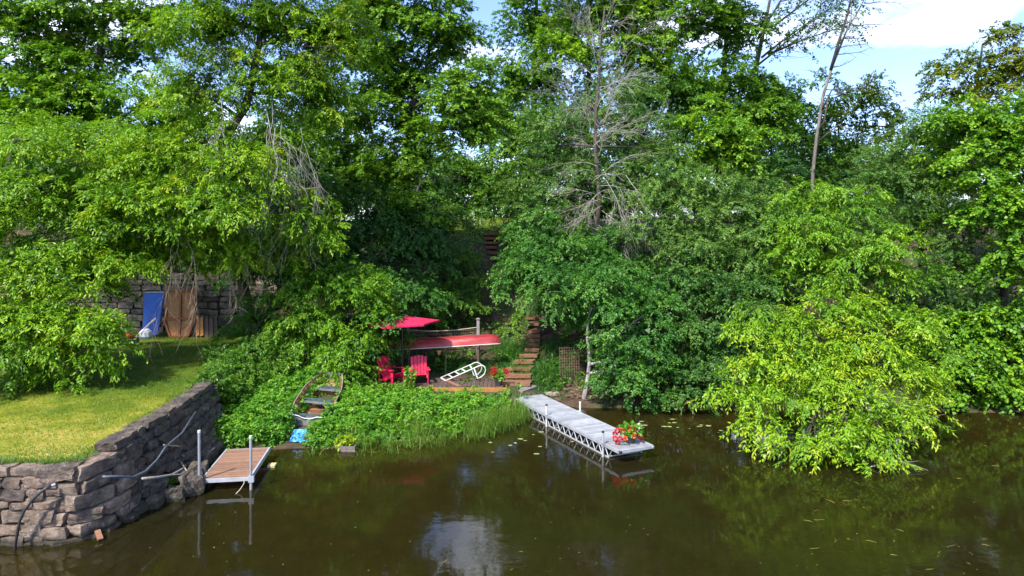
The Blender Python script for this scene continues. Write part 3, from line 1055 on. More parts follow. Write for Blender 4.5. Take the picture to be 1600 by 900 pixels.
tree('maple_tree', 'rounded green maple left of the sky gap, sky glinting through its middle', 'tree', G(630, 35),
     [at(632, 380, 34.5), at(636, 260, 34), at(640, 170, 33.5), at(664, 110, 33.5), at(680, 30, 33.5)],
     [(650, 30, 33, 75, 50), (580, 90, 33.5, 60, 55), (700, 70, 33, 50, 45), (728, 150, 30.5, 48, 50), (650, 120, 34, 45, 35), (640, 190, 34.5, 40, 35), (620, 140, 34, 40, 35), (560, 190, 33, 60, 50), (738, 205, 30.5, 38, 36), (655, 240, 33, 40, 42),
      (600, 270, 33, 60, 45), (540, 280, 33, 50, 55), (640, 335, 33, 52, 38), (715, 285, 60, 50, 42), (665, -30, 33, 60, 45), (590, 10, 33.5, 60, 50)],
     'maple', 'leaf_mid', r0=.22, tmean=.78, dens=1.25, size=1.08, twigs=7)
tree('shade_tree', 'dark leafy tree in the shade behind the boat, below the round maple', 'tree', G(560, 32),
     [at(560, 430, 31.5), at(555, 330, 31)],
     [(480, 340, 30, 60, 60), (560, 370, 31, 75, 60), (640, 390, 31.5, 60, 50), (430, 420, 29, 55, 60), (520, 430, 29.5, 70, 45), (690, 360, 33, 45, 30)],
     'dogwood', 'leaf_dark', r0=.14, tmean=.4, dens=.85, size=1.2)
tree('boxelder_sapling', 'light green boxelder sapling hanging over the beached boat', 'tree', G(500, 26),
     [at(505, 480, 25.8), at(515, 430, 25.5)],
     [(535, 450, 25.3, 50, 40), (470, 455, 25.5, 42, 45), (570, 490, 25.5, 38, 32), (500, 520, 25, 50, 35), (545, 545, 25, 45, 28), (450, 520, 25.3, 35, 40), (580, 458, 26, 32, 26), (500, 565, 24.6, 40, 18), (535, 585, 24.0, 26, 12), (528, 562, 24.4, 22, 14)],
     'boxelder', 'leaf_bright', r0=.08, tmean=.5, dens=.85, size=.95)
tree('shrub', 'dark small leaved shrub left of the red umbrella', 'shrub', G(600, 27.5), [at(600, 520, 27.5), at(605, 480, 27.5)],
     [(605, 460, 27.3, 45, 40), (580, 520, 26.6, 45, 40), (650, 460, 28.5, 40, 32), (552, 568, 26.2, 30, 26), (590, 496, 25.2, 16, 16)],
     'dogwood', 'leaf_blue', r0=.06, tmean=.42, dens=.9, size=.85)
tree('shrub', 'low green shrub at the right end of the lawn wall', 'shrub', G(395, 24.5), [at(395, 560, 24.5), at(395, 540, 24.5)],
     [(395, 545, 24.5, 45, 35), (370, 590, 23, 42, 28), (430, 585, 24, 35, 28), (410, 500, 26.5, 45, 40), (342, 600, 21.6, 30, 24), (325, 640, 20.6, 16, 26), (352, 560, 23.8, 30, 22), (330, 592, 21.6, 20, 16), (350, 580, 22.6, 24, 18)],
     'dogwood', 'leaf_mid', r0=.05, tmean=.4, dens=1.0, size=.85)

for lb, px, d, sp in (('leafy shrub on the slope left of the upper steps', 715, 35, [(708, 408, 34.5, 32, 24), (732, 392, 35.5, 14, 16), (690, 440, 33, 28, 22)]),
                      ('ivy covered shrub on the slope above the canoe', 690, 31, [(690, 470, 30.5, 34, 20), (735, 455, 31.5, 22, 22), (655, 490, 29.6, 24, 16)]),
                      ('pale green shrub crowding the right of the upper steps', 805, 38, [(818, 378, 37, 24, 24), (815, 408, 35, 14, 16), (835, 350, 38, 34, 26)])):
    tree('shrub', lb, 'shrub', G(px, d), [G(px, d) + Vector((0, 0, .5)), G(px, d) + Vector((0, 0, .9))], sp, 'dogwood', 'leaf_mid', r0=.05, tmean=.5, dens=.9, lr=.03)

# ---- middle: the gap and the trees on the crest
tree('crest_tree', 'distant tree closing the foot of the sky gap', 'tree', G(765, 62), [at(766, 260, 62), at(768, 160, 62)],
     [(768, 185, 61, 30, 55), (738, 175, 61, 36, 42), (790, 170, 61, 28, 50), (745, 270, 60, 35, 60), (785, 290, 60, 35, 50), (715, 290, 58, 40, 50), (720, 338, 57, 60, 22), (660, 330, 58, 40, 30)],
     'far', 'leaf_mid', r0=.25, tmean=.4, dens=.9)
tree('crest_tree', 'tall dense green tree on the right of the sky gap', 'tree', G(830, 46), [at(832, 240, 45), at(836, 90, 44), at(840, -20, 44)],
     [(835, 40, 43, 50, 55), (805, 130, 43, 45, 60), (860, 130, 43, 55, 60), (800, 220, 43, 42, 60), (850, 230, 42, 55, 60), (815, 300, 42, 45, 45), (850, -50, 43, 70, 50), (880, 40, 43, 45, 50)],
     'far', 'leaf_mid', r0=.3, tmean=.66, dens=1.1, size=.8)
tree('crest_tree', 'yellow green tree top behind the bare grey branches', 'tree', G(910, 38), [at(915, 220, 38), at(920, 80, 37.5), at(925, -40, 37)],
     [(885, 60, 36.5, 42, 55), (935, 20, 37, 55, 45), (980, 70, 37, 50, 50), (1020, 20, 38, 45, 45), (900, -40, 37, 110, 45), (1030, 100, 38, 40, 50)],
     'maple', 'leaf_bright', r0=.22, tmean=.8, size=1.1, dens=1.15)
snag = tree('half_dead_tree', 'grey half dead tree with bare twiggy branches in the middle of the wood', 'tree', G(930, 30),
            [at(932, 440, 29.5), at(934, 320, 29), at(930, 200, 29), at(936, 90, 29), at(945, 10, 29)],
            [(860, 230, 30.5, 55, 65), (905, 290, 30.5, 60, 55), (990, 190, 31, 60, 65), (980, 290, 30.5, 65, 55), (840, 310, 30, 50, 45), (920, 170, 31.5, 60, 55), (900, 370, 29.5, 60, 40), (1040, 240, 31, 45, 55)],
            'fine', 'leaf_grey', r0=.13, tmean=.6, dens=.75)
mb = MB()
for k in range(44):
    t_ = k / 43
    py = 60 + t_ * 330
    px = 935 + random.gauss(0, 5)
    a = at(px, py, 28.8)
    sg = random.choice((-1, 1))
    dv = Vector((sg * random.uniform(.35, 1.0), random.uniform(-.7, .2), random.uniform(.1, 1.3) if py < 250 else random.uniform(-.6, .7)))
    mb = MB()
    dead_twigs(mb, a, dv, random.uniform(.9, 2.5) * (1.05 - .3 * t_), .012, 2, .42, .05 if py < 250 else .35)
    mb.build('dead_branch', M['dead'], snag, smooth=True)
for k in range(9):
    a = at(random.uniform(940, 1000), random.uniform(270, 330), 28.0)
    mb = MB()
    dead_twigs(mb, a, Vector((random.uniform(-.3, .6), -.3, -1)), random.uniform(1.0, 2.2), .015, 2, .4, .4)
    mb.build('dead_branch', M['dead'], snag, smooth=True)
tree('crest_tree', 'tall green tree with open crown right of the bare grey branches', 'tree', G(1120, 40), [at(1125, 200, 39), at(1135, 60, 38), at(1140, -40, 38)],
     [(1085, 40, 37, 50, 50), (1150, 60, 37.5, 45, 50), (1120, 140, 37, 60, 45), (1185, 150, 38, 34, 38), (1070, 160, 36, 45, 45), (1150, -40, 37, 90, 50), (1175, 190, 37, 50, 40), (1215, 150, 40, 30, 28)],
     'maple', 'leaf_mid', r0=.24, tmean=.68, size=1.15, dens=1.0, twigs=7)
mb2 = thing('sparse_tree', 'dark sparse limbs with thin leaves reaching across the sky', 'tree', G(1170, 42))
mb = MB()
ends = []
base = G(1170, 42)
for (x0, y0, x1, y1) in ((1180, 105, 1290, 20), (1190, 90, 1340, -10), (1200, 85, 1330, 38), (1210, 40, 1330, -40), (1185, 60, 1260, -60)):
    pts = tree_limb(mb, at(x0, y0, 40.5), at(x1, y1, 40), .075, .02, .03, 5)
    ends += pts[2:]
    for q in pts[2:]:
        for _ in range(2):
            dead_twigs(mb, q, Vector((random.uniform(-.2, 1), random.gauss(0, .5), random.uniform(-.2, 1))), random.uniform(.8, 1.8), .02, 1, .5)
            ends.append(q + Vector((random.uniform(-.3, 1.3), random.gauss(0, .5), random.uniform(-.3, 1.2))))
mb.tube([base, at(1175, 220, 41.5), at(1182, 100, 40.5), at(1195, 40, 40.5), at(1215, -60, 40.5)], [.24, .2, .14, .1, .04], 8)
mb.build('trunk', M['bark'], mb2, smooth=True)
C = np.array([tuple(e) for e in ends])
leaf_mesh('crown', *clump_leaves(C, RNG.normal(0, 1, C.shape), dict(STYLE['maple'], tw=4, lp=7, rc=.55), np.full(len(C), .25), 1.1), M['leaf_mid'], mb2)

tree('bright_shrub', 'bright lime clump of maple leaves below the open crowned tree', 'tree', G(1140, 32), [at(1140, 330, 31.5), at(1145, 250, 31)],
     [(1155, 215, 30.5, 42, 32), (1120, 190, 31, 35, 28), (1170, 250, 30.5, 32, 25), (1110, 240, 31, 40, 30)],
     'broad', 'leaf_bright', r0=.1, tmean=.7, dens=1.0)
tree('willow_shrub', 'grey green willow crown right of the half dead tree', 'tree', G(1090, 29), [at(1090, 420, 28.5), at(1085, 330, 28)],
     [(1050, 290, 28, 55, 45), (1120, 310, 28, 55, 45), (1170, 350, 27.6, 42, 40), (1090, 370, 27.5, 60, 42), (1030, 360, 28, 45, 40), (1150, 410, 27, 55, 38), (1195, 320, 28, 30, 40)],
     'fine', 'leaf_grey', r0=.13, tmean=.62, dens=1.05)
# dogwoods down by the water
pale = tree('dogwood_tree', 'blue green dogwood with a pale crooked trunk beside the aluminium dock', 'tree', G(914, 25.0),
            [at(914, 618, 24.9), at(921, 570, 24.9), at(918, 530, 25.2), at(925, 470, 25.5)],
            [(945, 465, 25.3, 55, 42), (990, 520, 24.8, 55, 45), (975, 565, 24.5, 38, 40), (1000, 590, 24.2, 42, 32), (890, 455, 25.6, 45, 35), (965, 450, 26, 55, 35), (1010, 480, 25.4, 40, 40)],
            'dogwood', 'leaf_blue', r0=.11, bark='bark_pale', tmean=.55, dens=1.0)
tree('dogwood_tree', 'leafy dogwood leaning over the upper flight of steps', 'tree', G(850, 31), [at(855, 440, 29), at(850, 400, 28)],
     [(850, 370, 29, 50, 42), (820, 420, 28.2, 38, 38), (880, 400, 28, 50, 40), (802, 452, 28, 32, 26), (855, 435, 27.5, 35, 30), (915, 420, 27.5, 40, 35), (960, 390, 28.5, 50, 40), (900, 490, 26.8, 30, 24), (848, 478, 31.5, 24, 18)],
     'dogwood', 'leaf_blue', r0=.08, tmean=.6, dens=1.0)
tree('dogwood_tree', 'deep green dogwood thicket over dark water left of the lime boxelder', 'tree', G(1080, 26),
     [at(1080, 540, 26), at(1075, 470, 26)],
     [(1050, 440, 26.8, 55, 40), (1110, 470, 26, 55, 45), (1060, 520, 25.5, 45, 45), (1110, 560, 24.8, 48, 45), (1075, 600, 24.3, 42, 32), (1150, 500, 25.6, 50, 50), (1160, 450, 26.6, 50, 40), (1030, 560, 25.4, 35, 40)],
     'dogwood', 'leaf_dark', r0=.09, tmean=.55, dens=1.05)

# ---- right side
for px, d, dx, label in ((1205, 50, 0, 'dark green background tree left of the bare leaning trunk'), (1310, 48, 0, 'dark green background tree right behind the bare leaning trunk'), (1395, 47, 0, 'background tree with sky showing through near the right hand willow')):
    sp = {1205: [(1215, 150, 48, 50, 40), (1180, 220, 47, 60, 50), (1240, 210, 47, 50, 45), (1200, 280, 45, 70, 40)],
          1310: [(1300, 170, 47, 45, 38), (1275, 220, 46, 50, 40), (1330, 230, 46, 45, 40), (1290, 280, 44, 60, 40)],
          1395: [(1360, 150, 46, 40, 28), (1400, 185, 46, 35, 30), (1385, 255, 45, 50, 30), (1345, 200, 46, 35, 30), (1340, 280, 44, 60, 30)]}[px]
    tree('background_tree', label, 'tree', G(px, d), [at(px, 300, d - .5), at(px, 200, d - .5)], sp, 'far', 'leaf_mid' if px != 1395 else 'leaf_olive',
         group='trees behind the wood on the right', r0=.2, tmean=.35 if px != 1395 else .2, dens=.8, size=.8, twigs=7)
sn = thing('dead_tree', 'tall bare leaning trunk with snapped side twigs against the sky', 'tree', G(1270, 34))
mb = MB()
pa = [G(1268, 34), at(1270, 270, 33), at(1276, 215, 33), at(1286, 150, 33), at(1300, 105, 33), at(1322, 50, 33), at(1345, 10, 33), at(1368, -40, 33)]
mb.tube(pa, [.095, .085, .078, .07, .055, .042, .03, .012], 9)
mb.build('trunk', M['bark_grey'], sn, smooth=True)
for (pts_, r_) in (([at(1298, 110, 33), at(1312, 60, 32.8), at(1325, 20, 32.8), at(1338, -50, 32.8)], (.08, .06, .05, .02)), ([at(1282, 175, 33), at(1300, 140, 32.7), at(1330, 140, 32.6), at(1345, 143, 32.5)], (.05, .035, .02, .01)),
                   ([at(1278, 205, 33), at(1288, 190, 32.8), at(1294, 150, 32.6)], (.06, .045, .02)), ([at(1280, 220, 33), at(1310, 195, 32.4), at(1345, 225, 32.2)], (.05, .03, .01))):
    mb = MB().tube(pts_, list(r_), 6)
    for q in pts_[1:]:
        dead_twigs(mb, q, Vector((random.uniform(.2, 1), random.gauss(0, .4), random.uniform(-.2, .5))), random.uniform(.6, 1.3), .018, 1, .5)
    mb.build('limb', M['bark'], sn, smooth=True)
mb = MB()
for (px, py, L, s) in ((1318, 60, 1.3, 1), (1330, 40, 1.6, 1), (1308, 85, 1.2, 1), (1312, 75, 1.0, 1), (1300, 105, .9, 1), (1295, 120, 1.0, -1), (1290, 140, 1.1, 1), (1350, 5, 1.6, 1), (1325, 45, 1.2, -1)):
    mb = MB()
    dead_twigs(mb, at(px, py, 33), Vector((s, random.gauss(0, .3), random.uniform(-.1, .5))), L, .025, 1, .4)
    mb.build('dead_branch', M['bark'], sn, smooth=True)
C = np.array([tuple(at(random.uniform(1285, 1365), random.uniform(-30, 65), 33 + random.gauss(0, .4))) for _ in range(26)])
leaf_mesh('crown', *clump_leaves(C, RNG.normal(0, 1, C.shape), dict(STYLE['maple'], tw=4, lp=7, rc=.35), np.full(len(C), .15), .9), M['leaf_mid'], sn)

tree('boxelder_tree', 'bright green boxelder on the slope above the overhanging lime one', 'tree', G(1320, 28),
     [at(1320, 430, 27), at(1315, 350, 26.5)],
     [(1245, 310, 27, 40, 32), (1320, 320, 26.6, 50, 32), (1280, 370, 26, 60, 38), (1370, 370, 26, 48, 38), (1335, 420, 25.5, 60, 38), (1250, 420, 25.8, 45, 40), (1410, 425, 25.8, 42, 32), (1220, 360, 26.6, 30, 40)],
     'boxelder', 'leaf_bright', r0=.13, tmean=.58, dens=.8)
tree('overhanging_boxelder', 'lime yellow boxelder leaning low over the river with leaves touching the water', 'tree', G(1310, 24.4),
     [at(1310, 580, 23.2), at(1305, 560, 22), at(1310, 540, 21)],
     [(1185, 500, 21.4, 24, 30), (1240, 520, 21.2, 38, 28), (1290, 490, 21.6, 34, 22), (1335, 492, 21.5, 30, 30), (1395, 498, 21.3, 34, 24), (1440, 505, 21, 26, 14), (1435, 545, 20.8, 30, 18),
      (1205, 560, 20.8, 44, 24), (1275, 560, 20.6, 42, 26), (1345, 550, 20.6, 44, 28), (1400, 580, 20.4, 42, 22), (1150, 612, 20.3, 34, 16), (1200, 612, 20.1, 36, 20), (1430, 605, 20.3, 26, 16),
      (1265, 620, 19.8, 36, 24), (1330, 620, 19.6, 38, 24), (1385, 640, 19.5, 34, 18), (1195, 665, 19.5, 24, 20), (1262, 690, 18.8, 32, 24), (1320, 680, 18.7, 36, 26), (1372, 680, 18.7, 32, 18), (1330, 712, 18.2, 46, 12), (1290, 585, 20.6, 60, 30)],
     'boxelder', 'leaf_yellow', r0=.14, tmean=.55, dens=1.25, size=.95, twigs=4, lr=.05)
bare = thing('dead_tree', 'fallen bare branches poking from the water under the lime boxelder', 'branches', at(1390, 680, 19.6))
for (px, py, d, tx, ty, L) in ((1385, 700, 18.9, 1425, 665, 1.3), (1400, 690, 19.2, 1420, 640, 1.1), (1350, 735, 18.0, 1420, 720, 1.2)):
    mb = MB()
    a, b = at(px, py, d), at(tx, ty, d)
    dead_twigs(mb, a, b - a, L, .018, 1, .5)
    mb.build('branch', M['dead'], bare, smooth=True)
tree('willow_tree', 'tall grey green willow between the background trees and the big leaved maple', 'tree', G(1440, 30),
     [at(1440, 420, 29.5), at(1445, 300, 29), at(1450, 230, 29)],
     [(1450, 215, 29, 48, 45), (1400, 290, 29, 50, 40), (1480, 290, 28.6, 45, 45), (1440, 340, 28, 55, 42), (1500, 390, 27.2, 42, 50), (1470, 440, 26.6, 45, 45), (1500, 490, 26, 40, 40), (1380, 260, 30, 35, 30)],
     'fine', 'leaf_grey', r0=.15, tmean=.52, dens=1.05)
tree('autumn_tinted_tree', 'olive tinted tree top against the clouds at upper right', 'tree', G(1520, 36),
     [at(1520, 250, 35.5), at(1522, 160, 35), at(1535, 70, 35)],
     [(1500, 105, 34.5, 35, 30), (1535, 130, 34.5, 45, 32), (1580, 110, 34.5, 40, 28), (1560, 55, 34.5, 22, 14), (1625, 95, 34.5, 40, 35), (1490, 150, 34.5, 30, 25)],
     'maple', 'leaf_olive', r0=.16, tmean=.45, dens=.7, size=1.1, twigs=8)
tree('big_leaved_maple', 'bright big leaved maple at the right edge above the vines', 'tree', G(1570, 27),
     [at(1572, 420, 26.6), at(1570, 300, 26.3), at(1565, 200, 26)],
     [(1500, 200, 27, 40, 35), (1560, 190, 26.6, 55, 32), (1550, 260, 25.8, 55, 38), (1610, 240, 26, 50, 50), (1590, 330, 25.3, 55, 42), (1530, 340, 26, 40, 35), (1570, 410, 25, 48, 38), (1630, 400, 25.3, 40, 60), (1480, 240, 27.4, 30, 30)],
     'broad', 'leaf_bright', r0=.2, tmean=.5, dens=1.0)
tree('vine_thicket', 'grape vines smothering the bank shrubs at the right edge', 'shrub', G(1530, 25.4),
     [at(1530, 560, 25.3), at(1525, 520, 25.2)],
     [(1500, 540, 24.8, 42, 35), (1550, 520, 25, 42, 38), (1590, 560, 24.6, 40, 42), (1520, 590, 24.3, 48, 32), (1580, 620, 24, 42, 18), (1620, 500, 25, 30, 40), (1460, 600, 24.3, 25, 30)],
     'vine', 'leaf_bright', r0=.05, tmean=.44, dens=1.0)
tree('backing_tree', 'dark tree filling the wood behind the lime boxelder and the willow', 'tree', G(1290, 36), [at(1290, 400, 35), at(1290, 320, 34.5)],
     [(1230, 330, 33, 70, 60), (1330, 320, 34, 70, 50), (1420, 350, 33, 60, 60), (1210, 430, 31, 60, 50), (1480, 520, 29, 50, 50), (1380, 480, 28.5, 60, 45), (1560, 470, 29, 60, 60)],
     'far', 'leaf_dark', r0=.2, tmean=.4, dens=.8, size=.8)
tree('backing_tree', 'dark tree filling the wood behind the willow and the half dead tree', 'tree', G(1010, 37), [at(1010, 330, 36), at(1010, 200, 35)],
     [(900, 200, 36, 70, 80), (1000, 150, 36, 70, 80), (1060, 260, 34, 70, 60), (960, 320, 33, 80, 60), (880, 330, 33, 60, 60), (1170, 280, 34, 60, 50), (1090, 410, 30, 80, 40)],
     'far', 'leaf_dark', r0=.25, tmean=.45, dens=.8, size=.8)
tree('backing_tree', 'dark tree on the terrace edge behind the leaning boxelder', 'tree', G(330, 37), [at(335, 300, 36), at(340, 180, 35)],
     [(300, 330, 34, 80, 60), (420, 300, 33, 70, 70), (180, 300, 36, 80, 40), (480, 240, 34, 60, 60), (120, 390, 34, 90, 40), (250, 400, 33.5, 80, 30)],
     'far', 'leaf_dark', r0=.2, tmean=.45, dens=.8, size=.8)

far = []
for k in range(17):
    px_ = -60 + k * 110
    far.append((px_, 285 + 12 * math.sin(k * 2.1), 72 + 3 * math.sin(k * 1.3), 85, 75))
    far.append((px_ + 50, 325, 66, 80, 38))
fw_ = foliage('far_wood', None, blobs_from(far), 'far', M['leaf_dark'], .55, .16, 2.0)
tag(fw_, 'far off belt of trees closing the view beyond the crest', 'far wood', kind='stuff')
for (label, px, d, sp) in (
        ('crest thicket behind the far left of the lawn terrace', 40, 46, [(30, 240, 44, 80, 70), (-40, 330, 42, 80, 60), (110, 300, 43, 70, 60)]),
        ('crest thicket between the tall airy tree and the leaning boxelder', 240, 46, [(220, 250, 45, 70, 70), (300, 200, 46, 60, 60), (210, 340, 42, 90, 50)]),
        ('crest thicket behind the leaning boxelder', 430, 46, [(400, 230, 45, 70, 80), (480, 200, 45, 60, 80), (440, 340, 42, 90, 50)]),
        ('crest thicket behind the round maple', 600, 46, [(570, 270, 45, 70, 70), (650, 270, 46, 50, 60), (590, 350, 42, 80, 45)]),
        ('crest thicket behind the open crowned tree', 1090, 46, [(1060, 200, 45, 60, 80), (1130, 230, 46, 60, 70), (1000, 240, 45, 60, 80)]),
        ('crest thicket at the back of the wood on the right', 1440, 48, [(1440, 260, 47, 60, 40), (1500, 240, 47, 60, 50), (1590, 220, 46, 80, 60)]),
        ('crest thicket left of the dead leaning trunk', 1230, 56, [(1230, 250, 55, 70, 50), (1330, 270, 55, 80, 35), (1400, 290, 55, 60, 30)])):
    tree('crest_shrub', 'dark ' + label, 'shrub', G(px, d), [at(px, 330, d), at(px, 280, d)], sp, 'far', 'leaf_dark', r0=.14, tmean=.5, dens=.7, size=1.0, twigs=2)


# ------------------------------------------------------------------ steps, deck and what stands on it
def plank(parent, name, c, size, mat, rot=None):
    return MB().box(c, size, rot).build(name, mat, parent)


steps = thing('wooden_steps', 'curving flight of timber edged earth steps rising from the deck into the dogwoods', 'steps', (0.8, 25.4, .6))
LOW = [(784, 828, 600), (787, 829, 588), (792, 830, 577), (802, 832, 566), (811, 839, 556), (820, 841, 547), (824, 842, 539), (825, 843, 532), (826, 843, 525), (827, 843, 518), (824, 842, 507), (822, 840, 497)]
for i, (xa, xb, py) in enumerate(LOW):
    d = 25.0 + (603 - py) / 82.0 * 5.5
    a, b = at(xa, py, d), at(xb, py, d + .12)
    MB().beam(a, b, .10, .13).build('timber', M['wood_step'], steps)
    m_ = (a + b) / 2
    wv = (b - a)
    MB().grid(lambda u, v: (a + wv * u) + Vector((0.16 * v, .05 + .62 * v, .02 + .03 * mnoise.noise(Vector((u * 4, v * 3, i))))), 6, 4).build('tread', M['mulch'], steps, smooth=True)
steps2 = thing('wooden_steps', 'upper flight of dark timber steps climbing to the sunlit grass on the crest', 'steps', (-1.2, 38, 5))
for i, (xa, xb, py) in enumerate([(757, 778, 367), (757, 778, 374), (757, 777, 381), (758, 776, 388), (762, 778, 397), (768, 782, 406), (773, 788, 415), (775, 793, 422), (777, 795, 429)]):
    d = 41.0 - (py - 367) / 62.0 * 6
    a, b = at(xa, py, d) + Vector((0, 0, .06)), at(xb, py, d) + Vector((0, 0, .06))
    MB().beam(a, b, .10, .15).build('timber', M['wood_step'], steps2)
    wv = (b - a)
    MB().grid(lambda u, v: (a + wv * u) + Vector((0.0, .05 + .60 * v, .02)), 3, 2).build('tread', M['mulch'], steps2)

deck = thing('deck', 'low dark brown wooden deck on the bank under the canoe', 'deck', (-2.7, 25.9, .3))
x = -5.4
while x < -.3:
    plank(deck, 'deck_board', (x + .075, 25.95 + random.uniform(-.01, .01), .625 + random.uniform(-.003, .003)), (.138, 2.5, .04), M['wood_dark'])
    x += .15
MB().box((-2.82, 24.68, .52), (5.2, .04, .24)).build('fascia_board', M['wood_orange'], deck)
MB().box((-.21, 25.9, .52), (.04, 2.4, .24)).build('fascia_board', M['wood_orange'], deck)
for px_ in (-5.2, -3.6, -2.0, -.4):
    MB().box((px_, 24.78, .25), (.1, .1, .7)).build('post', M['wood_grey'], deck)
plank(deck, 'deck_board', (-2.3, 25.5, .652), (.14, 1.5, .012), M['wood_step'], Matrix.Rotation(.55, 3, 'Z'))

landing = thing('stone_slab', 'grey weathered slab step between the deck and the aluminium dock', 'slab', (.35, 24.9, .2))
a, b, c_, d_ = at(800, 607, 24.9), at(822, 599, 25.7), at(840, 603, 25.5), at(816, 612, 24.7)
MB().add([a, d_, c_, b] + [p - Vector((0, 0, .26)) for p in (a, d_, c_, b)], [(0, 1, 2, 3), (7, 6, 5, 4), (0, 4, 5, 1), (1, 5, 6, 2), (2, 6, 7, 3), (3, 7, 4, 0)]).build('block', M['wood_grey'], landing)
land2 = thing('stone_slab', 'low flat grey slab under the shore end of the aluminium dock', 'slab', (.6, 24.5, .1))
MB().box((.62, 24.72, .14), (1.5, .55, .16), Matrix.Rotation(.35, 3, 'Z')).build('block', M['concrete'], land2)
st_ = thing('flat_stone', 'small tan flat stone lying on the bank beside the dock', 'stone', at(863, 614, 25.3))
stone(st_, at(863, 615, 25.3), (.5, .3, .12), (1, .1), M['stone_tan'], ST3, .1)


def adirondack(label, loc, rz):
    t = thing('garden_chair', label, 'chair', loc, 'red slatted garden chairs on the deck')
    X = Matrix.Translation(Vector(loc)) @ Matrix.Rotation(rz, 4, 'Z')
    red = M['red_plastic']
    for i in range(5):
        k = i - 2
        MB().beam((k * .112, .14, .24), (k * .128, .47, .97 - .012 * k * k), .103 if abs(k) < 2 else .098, .02, (0, 1, .4)).xform(X).build('back_slat', red, t)
    for i in range(5):
        y = -.30 + i * .105
        MB().beam((-.27, y, .385 - i * .036), (.27, y, .385 - i * .036), .094, .02, (0, .33, 1)).xform(X).build('seat_slat', red, t)
    for s_ in (-1, 1):
        MB().beam((s_ * .33, -.40, .565), (s_ * .30, .34, .535), .13, .024).xform(X).build('arm', red, t)
        MB().beam((s_ * .305, -.33, 0), (s_ * .305, -.33, .55), .035, .11, (0, 1, 0)).xform(X).build('leg', red, t)
        MB().beam((s_ * .27, -.36, .34), (s_ * .27, .52, .02), .03, .11).xform(X).build('side_rail', red, t)
        MB().beam((s_ * .29, .30, .10), (s_ * .30, .33, .53), .03, .07, (0, 1, 0)).xform(X).build('rear_leg', red, t)
    MB().beam((-.31, .33, .50), (.31, .33, .50), .03, .08).xform(X).build('brace', red, t)
    return t


adirondack('red slatted garden chair turned toward the right, next to the bush', at(611, 600, 25.55) + Vector((0, 0, .03)), 1.0)
adirondack('red slatted garden chair facing the river, nearer the white ladder', at(655, 601, 25.45) + Vector((0, 0, .04)), .18)

lad = thing('boat_ladder', 'white tubular swim ladder lying on the deck with its curved handles to the right', 'ladder', at(696, 595, 25.7))


def pts(lst):
    return [at(*q) for q in lst]


MB().tube(pts([(689, 590, 25.95), (736, 569.6, 25.95), (741, 567, 25.95), (746, 566, 25.95), (751, 569, 25.95), (753, 574, 25.95), (751.5, 580, 25.95), (747, 584.5, 25.95), (740.7, 587, 25.95), (735.5, 572, 25.95)]), .022, 8).build('rail', M['white_metal'], lad, smooth=True)
MB().tube(pts([(696, 595, 25.65), (748, 572, 25.65), (753, 570.5, 25.65), (757, 573, 25.65), (759, 578, 25.65), (757, 584.5, 25.65), (752, 589, 25.65), (746, 591.5, 25.65), (741, 576, 25.65)]), .022, 8).build('rail', M['white_metal'], lad, smooth=True)
for (xa, ya, xb, yb) in ((689, 590, 696, 595), (700, 585, 707.5, 590), (711, 580.5, 718, 585.2), (721, 576, 728, 580.8), (734, 570.5, 737.5, 576.8)):
    MB().beam(at(xa, ya, 25.95), at(xb, yb, 25.65), .05, .025).build('rung', M['white_metal'], lad)


def flowers(parent, c, r, n, mat, name='flower_head', L=.05):
    for p in c:
        U = nrm(RNG.normal(0, 1, (n, 3)) + np.array([0, 0, .3]))
        P = np.array(p) + U * r * .6
        leaf_mesh(name, P, U + RNG.normal(0, .4, U.shape), RNG.normal(0, 1, U.shape), np.full(n, L), np.full(n, L * .9), RNG.uniform(0, 1, n), mat, parent, None)


def geranium(label, loc, rp, hp, spread, high, reds, oranges=()):
    t = thing('flower_pot', label, 'flower pot', loc)
    MB().lathe(loc, [(rp * .72, 0), (rp * .95, hp * .82), (rp * 1.06, hp * .84), (rp * 1.06, hp), (rp * .9, hp), (rp * .85, hp * .9)], 16).build('pot', M['pot'], t)
    n = 230
    c = np.array(loc) + np.array([0, 0, hp + high * .35])
    U = nrm(RNG.normal(0, 1, (n, 3)))
    P = c + U * np.array([spread, spread * .8, high * .5]) * RNG.uniform(.3, 1, (n, 1))
    leaf_mesh('leaves', P, U + RNG.normal(0, .5, U.shape), RNG.normal(0, .5, U.shape) + np.array([0, -.2, 1]), RNG.uniform(.06, .11, n), RNG.uniform(.06, .10, n), RNG.uniform(.3, 1, n), M['leaf_weed'], t)
    mb = MB()
    for q in list(reds) + list(oranges):
        mb.tube([Vector(loc) + Vector((0, 0, hp)), Vector(q) - Vector((0, 0, .02))], [.006, .004], 4)
    mb.build('stems', M['stem'], t, kind='stuff')
    flowers(t, reds, .075, 46, M['petal_red'])
    if oranges:
        flowers(t, oranges, .065, 36, M['petal_orange'])
    return t


l1 = at(779, 601, 25.0)
l1.z = .648
geranium('dark pot of red geraniums on the right end of the deck', l1, .16, .24, .24, .42,
         [at(770, 576, 24.9), at(773, 581, 24.9), at(769, 583, 24.95), at(775, 577, 25), at(791, 580, 24.95), at(794, 583, 25), at(788, 578, 25), at(772, 587, 24.9)])
l2 = at(985, 694, 19.1)
l2.z = .357
geranium('dark pot of red and orange geraniums at the river end of the aluminium dock', l2, .165, .22, .36, .42,
         [at(965, 673, 18.9), at(972, 674, 19), at(983, 671, 19.1), at(989, 671, 19), at(961, 678, 19), at(961, 685, 18.9), at(965, 691, 18.9), at(969, 686, 18.8), at(999, 682, 19.1), at(980, 676, 19.2), at(1001, 684, 19.2)],
         [at(977, 685, 18.8), at(991, 681, 18.8)])

